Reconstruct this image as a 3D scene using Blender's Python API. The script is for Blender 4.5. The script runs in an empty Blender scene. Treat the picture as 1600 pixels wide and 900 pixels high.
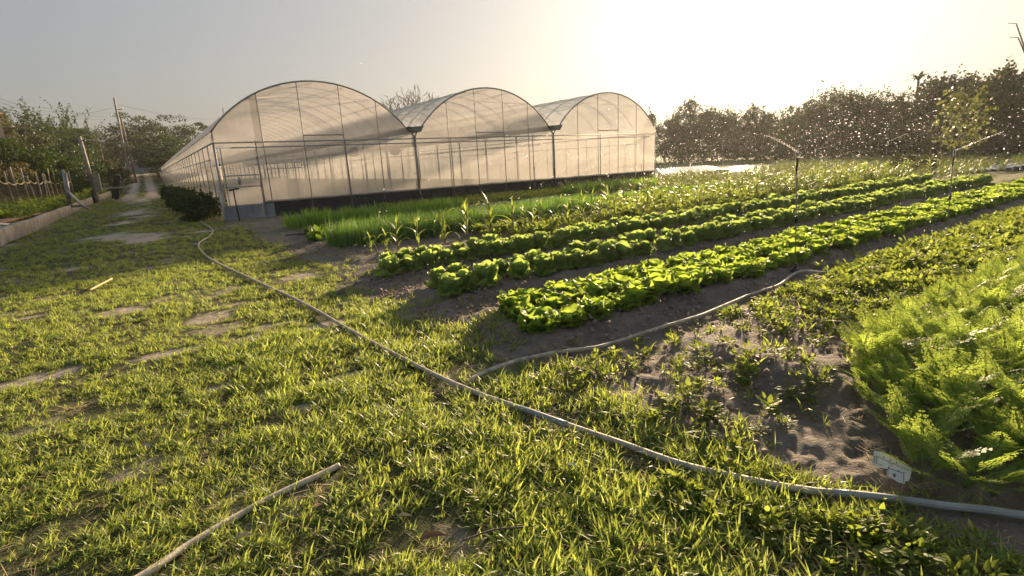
import bpy, math, random
import numpy as np
from mathutils import Vector, Matrix, Euler

rnd = random.Random(11)
rs = np.random.RandomState(7)
SC = bpy.context.scene
COL = SC.collection
rad = math.radians

# ------------------------------------------------------------------ camera
CAM = np.array([-1.9211, -19.5280, 1.4860])
CR = np.array([0.821947, -0.5674, -0.0496])
CU = np.array([0.176464, 0.170892, 0.969359])
CF = np.array([0.541538, 0.805514, -0.24059])
FPX = 808.92
cd = bpy.data.cameras.new('camera')
cam = bpy.data.objects.new('camera', cd)
COL.objects.link(cam)
cd.sensor_width = 36.0
cd.lens = FPX / 1600 * 36.0
cd.clip_start = 0.05
cd.clip_end = 3000
M = Matrix(((CR[0], CU[0], -CF[0], CAM[0]), (CR[1], CU[1], -CF[1], CAM[1]), (CR[2], CU[2], -CF[2], CAM[2]), (0, 0, 0, 1)))
cam.matrix_world = M
SC.camera = cam

# ------------------------------------------------------------------ world, sun, exposure
SUN_EL, SUN_AZ = 12.5, 57.5            # degrees; azimuth from +Y towards +X
S = Vector((math.sin(rad(SUN_AZ)) * math.cos(rad(SUN_EL)), math.cos(rad(SUN_AZ)) * math.cos(rad(SUN_EL)), math.sin(rad(SUN_EL))))
W = bpy.data.worlds.new('World')
SC.world = W
W.use_nodes = True
wn, wl = W.node_tree.nodes, W.node_tree.links
bg = wn['Background']
sky = wn.new('ShaderNodeTexSky')
sky.sky_type = 'NISHITA'
sky.sun_disc = False
sky.sun_elevation = rad(SUN_EL)
sky.sun_rotation = rad(SUN_AZ)
sky.altitude = 20
sky.air_density = 1.0
sky.dust_density = 6.0
sky.ozone_density = 2.0
# thick evening haze flattens the sky's contrast
SKY_A, SKY_G, BG_K = 1.36, 0.38, 0.10
def wscale(col, k):
    n = wn.new('ShaderNodeVectorMath'); n.operation = 'SCALE'; n.inputs['Scale'].default_value = k
    wl.new(col, n.inputs[0]); return n.outputs[0]
gm = wn.new('ShaderNodeGamma'); gm.inputs['Gamma'].default_value = SKY_G
wl.new(wscale(sky.outputs['Color'], .1), gm.inputs['Color'])
tot = wscale(gm.outputs['Color'], SKY_A)
wl.new(tot, bg.inputs['Color'])
bg.inputs['Strength'].default_value = BG_K

sl = bpy.data.lights.new('sun', 'SUN')
sl.energy = 2.9
sl.angle = rad(3.0)
sl.color = (1.0, 0.74, 0.47)
sun = bpy.data.objects.new('sun', sl)
COL.objects.link(sun)
sun.rotation_euler = S.to_track_quat('Z', 'Y').to_euler()
sun.location = (30, 20, 30)
SC.view_settings.view_transform = 'Standard'
SC.view_settings.look = 'None'
SC.view_settings.exposure = 2.38
SC.view_settings.gamma = 1.0
SC.view_settings.use_curve_mapping = False
SC.render.engine = 'CYCLES'
SC.cycles.max_bounces = 10
SC.cycles.transparent_max_bounces = 24
SC.cycles.transmission_bounces = 6
SC.cycles.diffuse_bounces = 3
SC.cycles.glossy_bounces = 2
SC.cycles.volume_bounces = 1
SC.cycles.sample_clamp_indirect = 6.0
SC.cycles.use_denoising = True

# ------------------------------------------------------------------ helpers
def ray(u, v):
    d = CF * FPX + CR * (u - 800) + CU * (450 - v)
    return d
def G(u, v, z=0.0):
    d = ray(u, v); t = (z - CAM[2]) / d[2]
    return CAM + t * d
def at(u, v, dist):
    """The point seen in that direction at that horizontal distance (metres)."""
    d = ray(u, v); t = dist / math.hypot(d[0], d[1])
    return CAM + t * d
def Gt(u, v, up=0.0):
    p = G(u, v, 0.0)
    for k in range(8): p = G(u, v, float(height(np.array([p[0]]), np.array([p[1]]))[0]) + up)
    return p
def fade(a, b, x):
    t = np.clip((x - a) / (b - a), 0, 1); return t * t * (3 - 2 * t)
_perm = np.random.RandomState(3).rand(256, 256)
def vnoise(x, y):
    x, y = np.asarray(x, float), np.asarray(y, float)
    x, y = .819 * x + .574 * y, .819 * y - .574 * x
    xi = np.floor(x).astype(int); yi = np.floor(y).astype(int)
    fx = x - xi; fy = y - yi
    fx = fx * fx * (3 - 2 * fx); fy = fy * fy * (3 - 2 * fy)
    a = _perm[xi % 256, yi % 256]; b = _perm[(xi + 1) % 256, yi % 256]
    c = _perm[xi % 256, (yi + 1) % 256]; d = _perm[(xi + 1) % 256, (yi + 1) % 256]
    return (a * (1 - fx) + b * fx) * (1 - fy) + (c * (1 - fx) + d * fx) * fy
def fbm(x, y, s, oct=4):
    t = 0; a = 0.5; n = 0
    for k in range(oct):
        t = t + a * vnoise(np.asarray(x) / s + 17.3 * k, np.asarray(y) / s + 5.1 * k); n += a; a *= 0.5; s *= 0.5
        x, y = .8 * np.asarray(x) + .6 * np.asarray(y), .8 * np.asarray(y) - .6 * np.asarray(x)
    return t / n

BEDS = [(-16.35, -15.4), (-14.7, -14.0), (-13.15, -12.5)]
KX = -5.25                                   # face of the kerb wall along the left of the lawn
def height(x, y):
    x = np.asarray(x, float); y = np.asarray(y, float)
    h = np.zeros_like(x)
    field = fade(-0.12, 0.3, x + 0.25 * (fbm(x, y, 0.7, 3) - 0.5)) * fade(-0.5, -1.2, y)
    far = fade(40, 18, x)
    for y0, y1 in BEDS:
        h += 0.08 * fade(y0 - 0.28, y0 + 0.05, y) * fade(y1 + 0.28, y1 - 0.05, y) * fade(0.15, 0.55, x) * far
    h += 0.06 * fade(-11.6, -11.2, y) * fade(-7, -8, y) * fade(0.3, 0.7, x) * far
    h += 0.07 * fade(-16.8, -17.3, y) * fade(0.7, 1.5, x) * far
    h += 0.07 * fade(-16.9, -17.3, y) * fade(0.4, 0.8, x) * fade(2.0, 1.1, x) * (fbm(x + 3, y, 0.45, 2) - 0.3) * 2 * fade(-18.7, -18.3, y)
    near = fade(40, 15, np.hypot(x - CAM[0], y - CAM[1]))
    h += field * near * (0.06 * (fbm(x, y, 0.55, 4) - 0.5) + 0.06 * (fbm(x + 9, y, 0.16, 4) - 0.5) + 0.028 * (fbm(x, y + 5, 0.05, 2) - 0.5))
    h += (1 - field) * near * (0.05 * (fbm(x, y, 0.9, 4) - 0.5))
    rise = fade(45, 130, y) * fade(4, -1, x)
    h += 3.4 * rise
    gard = fade(KX - 0.10, KX - 0.2, x) * fade(75, 60, y) * fade(-14, -12, y)
    h += (0.36 + 0.10 * np.clip(KX - x - 0.3, 0, 6)) * gard * (1 - rise)
    return h
def Hs(x, y): return float(height(np.array([x]), np.array([y]))[0])

PATCHES = [(-2.91, -2.02, .95, 1.7), (-2.3, -3.85, .7, .7), (-1.95, -3.2, .35, .3), (-2.9, -4.3, .3, .3), (-2.57, 8.75, .8, 4.5), (-2.9, 3.4, .45, 1.1), (-2.64, 26, .9, 9),
           (-3.22, -7.77, .3, .3), (-2.1, -8.78, .45, .22), (-2.55, -9.1, .35, .18), (-1.77, -15.44, .34, .22), (-1.62, -15.15, .25, .15),
           (-2.35, -8.4, .3, .15), (-1.0, -3.2, .5, .3), (-1.6, -13.2, .3, .25), (-3.3, -11.6, .3, .15), (-2.5, -12.2, .4, .2), (-1.3, -12.8, .35, .14), (-3.0, -14.2, .5, .16),
           (-1.85, -17.1, .10, .06), (-1.35, -16.2, .16, .07), (-1.4, -17.45, .14, .07), (-1.15, -14.1, .3, .12), (-0.75, -14.5, .22, .12), (-1.05, -15.9, .16, .08), (-0.35, -11.8, .3, .3), (-2.0, -14.3, .4, .12)]
def bare(x, y):
    """How bare the lawn is: 0 grass, 1 dry earth."""
    x = np.asarray(x, float); y = np.asarray(y, float)
    b = np.zeros_like(x)
    n = fbm(x, y, 0.5, 4) - 0.5
    for px, py, ax, ay in PATCHES:
        r = np.sqrt(((x - px) / (ax * .8)) ** 2 + ((y - py) / (ay * .8)) ** 2) + n * 3.0
        b = np.maximum(b, fade(1.25, 0.3, r))
    b = np.maximum(b, fade(0.62, 0.80, fbm(x * 1.0 + 40, y * 0.9, 0.45, 4)) * 0.7)
    for tx in (-3.5, -1.8):                                    # wheel tracks farther down the path
        b = np.maximum(b, fade(20, 36, y) * fade(0.58, 0.42, np.abs(x - tx) + n * 0.8))
    return np.clip(b, 0, 1) * (1 - .12 * fade(-5, -9, y))
def soilmask(x, y):
    x = np.asarray(x, float); y = np.asarray(y, float)
    n = (fbm(x, y, 0.9, 4) - 0.5) * 1.1
    edge = 0.05 + 0.3 * fade(-17.6, -19.2, y) + 0.35 * fade(-13, -11, y) * 0 
    s = fade(-0.16, 0.16, x - edge + n * 0.55) * fade(-0.2, -1.0, y + n)
    corner = fade(-4.2, -2.0, y + n * 2) * fade(2.0, -0.4, y) * fade(-0.9, 0.1, x + n) * fade(1.9, 1.2, x)
    return np.clip(np.maximum(s, corner * 0.85), 0, 1)

def px(*uv, up=.03): return [tuple(Gt(u, v, up)[:2]) for u, v in uv]
main = [(-1.75, 11.2), (-1.15, 9.2), (-.98, 6.2)] + px((305, 342), (330, 357), (329, 368), (311, 380), (316, 394), (340, 412), (400, 439), (470, 472), (550, 518), (650, 572), (740, 613), (850, 652), (960, 690), (1050, 722), (1130, 742), (1250, 762), (1400, 780), (1500, 793), (1600, 806), (1800, 832), (2200, 880))
_HP = np.concatenate([np.linspace(p_, q_, 24, endpoint=False) for p_, q_ in zip(np.array(main)[3:-2], np.array(main)[4:-1])])
_HP = _HP[_HP[:, 1] < -8]
def off_hose(x, y, gap, front):
    """False where a plant would stand on the main hose or lean over it from the path side."""
    x = np.asarray(x, float); y = np.asarray(y, float); ok = np.ones(len(x), bool)
    for i in range(0, len(x), 4000):
        dx = x[i:i + 4000, None] - _HP[None, :, 0]; dy = y[i:i + 4000, None] - _HP[None, :, 1]
        near_ = np.hypot(dx, dy) < gap
        lean = np.hypot(dx + .5 * front * .55, dy + .5 * front * .8) < front * .5
        ok[i:i + 4000] = ~(near_ | lean).any(1)
    return ok
def link(o, parent=None):
    COL.objects.link(o)
    if parent is not None: o.parent = parent
    return o
def mesh_np(name, V, faces, mats=(), smooth=False, mi=None):
    me = bpy.data.meshes.new(name)
    V = np.asarray(V, np.float32)
    if isinstance(faces, np.ndarray):
        k = faces.shape[1]; nf = len(faces)
        me.vertices.add(len(V)); me.vertices.foreach_set('co', V.ravel())
        me.loops.add(nf * k); me.loops.foreach_set('vertex_index', faces.astype(np.int32).ravel())
        me.polygons.add(nf); me.polygons.foreach_set('loop_start', np.arange(0, nf * k, k, dtype=np.int32))
        me.polygons.foreach_set('loop_total', np.full(nf, k, np.int32))
        me.update(calc_edges=True)
    else:
        me.from_pydata([tuple(map(float, p)) for p in V], [], faces); me.update()
    for m in mats: me.materials.append(m)
    if mi is not None: me.polygons.foreach_set('material_index', np.asarray(mi, np.int32))
    if smooth: me.polygons.foreach_set('use_smooth', np.ones(len(me.polygons), bool))
    return me
class MB:
    def __init__(s): s.v = []; s.f = []; s.m = []
    def add(s, V, F, m=0):
        o = len(s.v); s.v += [tuple(map(float, p)) for p in V]; s.f += [tuple(i + o for i in q) for q in F]; s.m += [m] * len(F); return s
    def box(s, x0, x1, y0, y1, z0, z1, m=0, T=None):
        V = [(x, y, z) for z in (z0, z1) for y in (y0, y1) for x in (x0, x1)]
        if T is not None: V = [T @ Vector(p) for p in V]
        return s.add(V, [(0, 2, 3, 1), (4, 5, 7, 6), (0, 1, 5, 4), (2, 6, 7, 3), (0, 4, 6, 2), (1, 3, 7, 5)], m)
    def tube(s, pts, r, n=6, m=0, cap=True):
        P = [Vector(p) for p in pts]; N = len(P); R = r if isinstance(r, (list, tuple)) else [r] * N
        V = []; F = []
        t0 = (P[1] - P[0]).normalized(); a = t0.orthogonal().normalized()
        for i in range(N):
            t = (P[min(i + 1, N - 1)] - P[max(i - 1, 0)]).normalized()
            a = (a - t * a.dot(t)); a = a.normalized() if a.length > 1e-6 else t.orthogonal().normalized()
            b = t.cross(a)
            for k in range(n):
                q = 2 * math.pi * k / n; V.append(P[i] + (a * math.cos(q) + b * math.sin(q)) * R[i])
        for i in range(N - 1):
            for k in range(n): F.append((i * n + k, i * n + (k + 1) % n, (i + 1) * n + (k + 1) % n, (i + 1) * n + k))
        if cap: F.append(tuple(range(n - 1, -1, -1))); F.append(tuple((N - 1) * n + k for k in range(n)))
        return s.add(V, F, m)
    def mesh(s, name, mats, smooth=False): return mesh_np(name, s.v, s.f, mats, smooth, s.m)
    def build(s, name, mats, parent=None, smooth=False):
        return link(bpy.data.objects.new(name, s.mesh(name, mats if isinstance(mats, (list, tuple)) else [mats], smooth)), parent)
def obj(name, me, parent=None): return link(bpy.data.objects.new(name, me), parent)
def empty(name, loc=(0, 0, 0), rz=0.0):
    o = bpy.data.objects.new(name, None); o.location = loc; o.rotation_euler = (0, 0, rz); o.empty_display_size = .1
    COL.objects.link(o); return o
def tag(o, label=None, cat=None, group=None, kind=None):
    for k, v in (('label', label), ('category', cat), ('group', group), ('kind', kind)):
        if v: o[k] = v
    return o

# ------------------------------------------------------------------ materials
def mat(name):
    m = bpy.data.materials.new(name); m.use_nodes = True
    nt = m.node_tree; nt.nodes.clear(); out = nt.nodes.new('ShaderNodeOutputMaterial')
    return m, nt.nodes, nt.links, out
def noise(n, l, scale, detail=4, vec=None, rough=.6):
    t = n.new('ShaderNodeTexNoise'); t.inputs['Scale'].default_value = scale; t.inputs['Detail'].default_value = detail; t.inputs['Roughness'].default_value = rough
    if vec is not None: l.new(vec, t.inputs['Vector'])
    return t.outputs['Fac']
def ramp(n, l, fac, stops):
    r = n.new('ShaderNodeValToRGB'); l.new(fac, r.inputs[0]); e = r.color_ramp.elements
    while len(e) < len(stops): e.new(.5)
    for k, (p, c) in enumerate(stops): e[k].position = p; e[k].color = (*c, 1)
    return r.outputs[0]
def mixc(n, l, fac, a, b, mode='MIX'):
    x = n.new('ShaderNodeMix'); x.data_type = 'RGBA'; x.blend_type = mode
    for s, v in ((x.inputs['Factor'], fac), (x.inputs[6], a), (x.inputs[7], b)):
        if isinstance(v, (int, float)): s.default_value = v
        elif isinstance(v, tuple): s.default_value = (*v, 1)
        else: l.new(v, s)
    return x.outputs[2]
def bump(n, l, h, strength=.4, dist=.01):
    b = n.new('ShaderNodeBump'); b.inputs['Strength'].default_value = strength; b.inputs['Distance'].default_value = dist; l.new(h, b.inputs['Height']); return b.outputs[0]
def leaf(name, c1, c2, tr, mixt=.5, rough=.45, spec=.35, pos_scale=2.0, dry=None, dryamt=.06):
    """A leaf: reflects c1..c2, lets tr through, shines a little; varies per object, per instance and with place."""
    m, n, l, out = mat(name)
    oi = n.new('ShaderNodeObjectInfo'); g = n.new('ShaderNodeNewGeometry')
    nz = noise(n, l, pos_scale, 3, g.outputs['Position'])
    a = n.new('ShaderNodeMath'); a.operation = 'ADD'; l.new(oi.outputs['Random'], a.inputs[0]); l.new(nz, a.inputs[1])
    h = n.new('ShaderNodeMath'); h.operation = 'MULTIPLY_ADD'; l.new(a.outputs[0], h.inputs[0]); h.inputs[1].default_value = .75; h.inputs[2].default_value = -.25; h.use_clamp = True
    isl = n.new('ShaderNodeMath'); isl.operation = 'MULTIPLY_ADD'; l.new(g.outputs['Random Per Island'], isl.inputs[0]); isl.inputs[1].default_value = .5; isl.inputs[2].default_value = -.25
    fa = n.new('ShaderNodeMath'); fa.operation = 'ADD'; fa.use_clamp = True; l.new(h.outputs[0], fa.inputs[0]); l.new(isl.outputs[0], fa.inputs[1])
    f = fa.outputs[0]
    base = mixc(n, l, f, c1, c2)
    trc = mixc(n, l, f, tuple(x * .8 for x in tr), tuple(min(1, x * 1.2) for x in tr))
    if dry:
        wn2 = n.new('ShaderNodeTexWhiteNoise'); wn2.noise_dimensions = '1D'; l.new(g.outputs['Random Per Island'], wn2.inputs['W'])
        lt = n.new('ShaderNodeMath'); lt.operation = 'LESS_THAN'; l.new(wn2.outputs['Value'], lt.inputs[0]); lt.inputs[1].default_value = dryamt
        base = mixc(n, l, lt.outputs[0], base, dry); trc = mixc(n, l, lt.outputs[0], trc, tuple(x * .8 for x in dry))
    p = n.new('ShaderNodeBsdfPrincipled'); l.new(base, p.inputs['Base Color']); p.inputs['Roughness'].default_value = rough; p.inputs['Specular IOR Level'].default_value = spec
    t = n.new('ShaderNodeBsdfTranslucent'); l.new(trc, t.inputs['Color'])
    mx = n.new('ShaderNodeMixShader'); mx.inputs[0].default_value = mixt
    l.new(p.outputs[0], mx.inputs[1]); l.new(t.outputs[0], mx.inputs[2]); l.new(mx.outputs[0], out.inputs['Surface'])
    return m
def solid(name, c, rough=.6, var=.25, scale=6.0, metal=0.0, bmp=0.0, spec=.4):
    m, n, l, out = mat(name)
    g = n.new('ShaderNodeNewGeometry')
    col = ramp(n, l, noise(n, l, scale, 5, g.outputs['Position']), [(.3, tuple(x * (1 - var) for x in c)), (.7, tuple(min(1, x * (1 + var)) for x in c))])
    p = n.new('ShaderNodeBsdfPrincipled'); l.new(col, p.inputs['Base Color']); p.inputs['Roughness'].default_value = rough; p.inputs['Metallic'].default_value = metal; p.inputs['Specular IOR Level'].default_value = spec
    if bmp: l.new(bump(n, l, noise(n, l, scale * 6, 4, g.outputs['Position']), bmp, .01), p.inputs['Normal'])
    l.new(p.outputs[0], out.inputs['Surface'])
    return m
def film(name, tint, clear, trans, dust=.3):
    """Milky greenhouse sheet: part clear, part glowing through, part reflecting."""
    m, n, l, out = mat(name)
    g = n.new('ShaderNodeNewGeometry')
    nz = noise(n, l, .8, 5, g.outputs['Position'])
    st = n.new('ShaderNodeMapping'); st.inputs['Scale'].default_value = (6, 6, .5); l.new(g.outputs['Position'], st.inputs[0])
    nz2 = noise(n, l, 1.0, 4, st.outputs[0])
    tp = n.new('ShaderNodeBsdfTransparent'); tp.inputs['Color'].default_value = (.98, .97, .95, 1)
    tl = n.new('ShaderNodeBsdfTranslucent'); tl.inputs['Color'].default_value = (*tint, 1)
    pr = n.new('ShaderNodeBsdfPrincipled'); pr.inputs['Base Color'].default_value = (*tuple(x * .85 for x in tint), 1); pr.inputs['Roughness'].default_value = .38; pr.inputs['Specular IOR Level'].default_value = .5
    l.new(bump(n, l, nz2, .25, .03), pr.inputs['Normal'])
    a = n.new('ShaderNodeMixShader'); a.inputs[0].default_value = trans; l.new(pr.outputs[0], a.inputs[1]); l.new(tl.outputs[0], a.inputs[2])
    r = n.new('ShaderNodeMapRange'); l.new(mixc(n, l, .5, nz, nz2), r.inputs[0]); r.inputs[1].default_value = .3; r.inputs[2].default_value = .7; r.inputs[3].default_value = min(1, clear * (1 + dust)); r.inputs[4].default_value = clear * (1 - dust)
    b = n.new('ShaderNodeMixShader'); l.new(r.outputs[0], b.inputs[0]); l.new(a.outputs[0], b.inputs[1]); l.new(tp.outputs[0], b.inputs[2])
    l.new(b.outputs[0], out.inputs['Surface'])
    return m

MAT = {}
MAT['grass'] = leaf('grass blade', (.085, .16, .045), (.20, .24, .07), (.54, .64, .11), .47, .42, .32, .9, (.36, .30, .15), .17)
MAT['lettuce'] = leaf('frilly lettuce', (.09, .19, .025), (.18, .28, .045), (.50, .66, .08), .45, .55, .2, 3.0)
MAT['romaine'] = leaf('pale cabbage leaf', (.12, .21, .05), (.22, .31, .09), (.48, .62, .13), .45, .52, .22, 3.0)
MAT['greens'] = leaf('small greens', (.06, .14, .02), (.12, .21, .03), (.3, .48, .04), .42)
MAT['scallion'] = leaf('scallion leaf', (.05, .13, .03), (.11, .21, .045), (.22, .40, .06), .4)
MAT['corn'] = leaf('young maize leaf', (.09, .16, .03), (.18, .24, .05), (.42, .52, .08), .45, .45, .35, 3.0, (.42, .35, .18), .05)
MAT['leek'] = leaf('long green leaf', (.06, .15, .02), (.13, .24, .035), (.34, .58, .05), .46)
MAT['carrot'] = leaf('carrot frond', (.10, .19, .035), (.22, .29, .06), (.52, .66, .11), .46, .5, .3, 5.0, (.30, .28, .08), .02)
MAT['weed'] = leaf('weed leaf', (.06, .12, .02), (.14, .18, .035), (.36, .44, .06), .48, .55, .25, 2.0, (.20, .07, .05), .025)
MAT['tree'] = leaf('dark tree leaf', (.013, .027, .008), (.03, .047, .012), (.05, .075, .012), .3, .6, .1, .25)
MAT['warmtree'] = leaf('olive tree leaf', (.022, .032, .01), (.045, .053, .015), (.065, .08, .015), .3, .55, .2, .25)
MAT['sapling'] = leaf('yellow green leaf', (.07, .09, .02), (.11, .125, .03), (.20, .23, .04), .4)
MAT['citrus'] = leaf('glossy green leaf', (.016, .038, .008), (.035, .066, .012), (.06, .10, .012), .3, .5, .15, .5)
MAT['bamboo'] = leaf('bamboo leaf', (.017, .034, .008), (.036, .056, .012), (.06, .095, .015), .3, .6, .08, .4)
MAT['rust_lit_leaf'] = leaf('yellowing bush and golden lit leaf', (.06, .07, .02), (.11, .09, .03), (.14, .12, .035), .35)
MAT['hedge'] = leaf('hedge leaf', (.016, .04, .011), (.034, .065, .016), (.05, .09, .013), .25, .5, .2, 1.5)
MAT['bark'] = solid('bark', (.11, .085, .065), .9, .35, 3, 0, .5)
MAT['stem'] = solid('green stem', (.14, .17, .05), .7, .2, 8)
MAT['steel'] = solid('galvanised steel tube', (.34, .33, .33), .45, .2, 4, .4)
MAT['gutter'] = solid('zinc gutter', (.20, .21, .21), .45, .2, 2, .5)
MAT['film'] = film('milky gable film', (.67, .64, .62), .32, .62, .3)
MAT['side_film'] = film('side wall film', (.80, .78, .76), .55, .55)
MAT['roof_film'] = film('dusty roof film', (.74, .76, .79), .46, .36)  # blue-grey tint puts the sky's reflection into the film colour
MAT['bag'] = film('clear plastic sheet', (.62, .66, .72), .5, .3)
MAT['skirt'] = solid('black ground cloth', (.018, .02, .026), .7, .3, 3)
MAT['hose'] = solid('weathered hose', (.42, .37, .30), .65, .45, 16, 0, .3)
MAT['hose_grey'] = solid('blue grey hose', (.27, .30, .32), .45, .2, 6)
MAT['pvc'] = solid('cream plastic pipe', (.56, .48, .36), .6, .32, 14, 0, .3)
MAT['white'] = solid('white plastic', (.72, .70, .66), .5, .1, 9)
MAT['dark'] = solid('black fittings', (.02, .02, .022), .5, .2, 9)
MAT['concrete'] = solid('stained concrete', (.28, .25, .22), .9, .4, 2.2, 0, .5)
MAT['wood'] = solid('weathered wood', (.20, .15, .11), .85, .35, 6, 0, .4)
MAT['pale_wood'] = solid('grey pole wood', (.30, .26, .21), .85, .3, 4, 0, .4)
MAT['brickred'] = solid('reddish board', (.32, .17, .11), .85, .25, 5, 0, .3)
MAT['wire'] = solid('cable', (.03, .03, .032), .9, .1, 3, 0, 0, .05)
MAT['straw'] = solid('dry straw', (.42, .33, .17), .8, .25, 20)
MAT['deadleaf'] = leaf('dead leaf', (.16, .09, .045), (.28, .17, .09), (.2, .1, .04), .2)
MAT['stone'] = solid('pebble', (.36, .31, .26), .85, .25, 30)
MAT['mulch'] = solid('pale mulch sheet', (.55, .56, .58), .35, .15, 1)
MAT['lit_wall'] = solid('peach lit house wall', (.60, .43, .30), .85, .1, 1)  # the peach glow of light on the wall is put into its colour
MAT['bluewall'] = solid('grey blue shed wall', (.25, .30, .34), .8, .15, 1)
MAT['roofsheet'] = solid('pale roof sheet', (.50, .50, .48), .5, .15, 1)

# ground material: masks painted per vertex say only what the ground is made of
m, n, l, out = mat('ground')
MAT['ground'] = m
g = n.new('ShaderNodeNewGeometry'); at1 = n.new('ShaderNodeAttribute'); at1.attribute_name = 'cover'
sp = n.new('ShaderNodeSeparateColor'); l.new(at1.outputs['Color'], sp.inputs[0])
P = g.outputs['Position']
nf = noise(n, l, 9, 6, P, .7); nc = noise(n, l, 1.3, 5, P); ng = noise(n, l, 45, 4, P, .7); nh = noise(n, l, .25, 4, P)
soil = ramp(n, l, mixc(n, l, .5, nf, nc), [(.3, (.115, .095, .077)), (.5, (.20, .17, .142)), (.72, (.33, .288, .245))])
dry = ramp(n, l, nf, [(.3, (.36, .31, .26)), (.7, (.56, .49, .42))])
turf = ramp(n, l, mixc(n, l, .5, nf, ng), [(.3, (.035, .045, .014)), (.5, (.06, .07, .022)), (.7, (.12, .105, .05))])  # kept dark: the shade between grass tufts is put into this colour
fieldg = ramp(n, l, mixc(n, l, .5, nf, nh), [(.35, (.07, .085, .025)), (.55, (.12, .13, .035)), (.7, (.17, .15, .07))])
c = mixc(n, l, sp.outputs[0], turf, soil)
c = mixc(n, l, sp.outputs[1], c, dry)
c = mixc(n, l, sp.outputs[2], c, fieldg)
p = n.new('ShaderNodeBsdfPrincipled'); l.new(c, p.inputs['Base Color']); p.inputs['Roughness'].default_value = .9; p.inputs['Specular IOR Level'].default_value = .25
l.new(bump(n, l, mixc(n, l, .35, noise(n, l, 14, 5, P, .65), ng), 1.0, .07), p.inputs['Normal'])
l.new(p.outputs[0], out.inputs['Surface'])

# ------------------------------------------------------------------ ground: one sheet, finer near where one stands
NR = 680
a = np.radians(np.concatenate([np.linspace(-18, 88, 540, endpoint=False), np.linspace(88, 342, 90, endpoint=False)])); NA = len(a)
r = np.concatenate([[0.0], 0.35 * (420 / 0.35) ** (np.linspace(0, 1, NR))])
AA, RR = np.meshgrid(a, r[1:])
X = np.concatenate([[CAM[0]], (CAM[0] + RR * np.sin(AA)).ravel()]); Y = np.concatenate([[CAM[1]], (CAM[1] + RR * np.cos(AA)).ravel()])
Z = height(X, Y)
ii = np.arange(NR - 1)[:, None] * NA; kk = np.arange(NA)[None, :]; k2 = (kk + 1) % NA
quad = np.stack([1 + ii + kk, 1 + ii + NA + kk, 1 + ii + NA + k2, 1 + ii + k2], -1).reshape(-1, 4)
me = mesh_np('ground', np.stack([X, Y, Z], 1), quad, [MAT['ground']], True)
ca = me.color_attributes.new('cover', 'FLOAT_COLOR', 'POINT')
so = soilmask(X, Y)
ba = bare(X, Y) * (1 - so)
gard = fade(KX - .1, KX - .3, X)
ba = ba * (1 - gard) + fade(.3, .55, fbm(X, Y, 1.5, 3)) * fade(0.35, 0.05, np.abs(X - KX - 0.22)) * .5
farf = np.clip(np.maximum(fade(13, 19, X), fade(60, 110, np.hypot(X, Y))), 0, 1) * (1 - .8 * fade(25, 40, Y) * fade(0, -1, X))
ca.data.foreach_set('color', np.stack([so, np.clip(ba, 0, 1), farf, np.ones_like(so)], 1).astype(np.float32).ravel())
tag(obj('ground', me), kind='structure')

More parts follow.
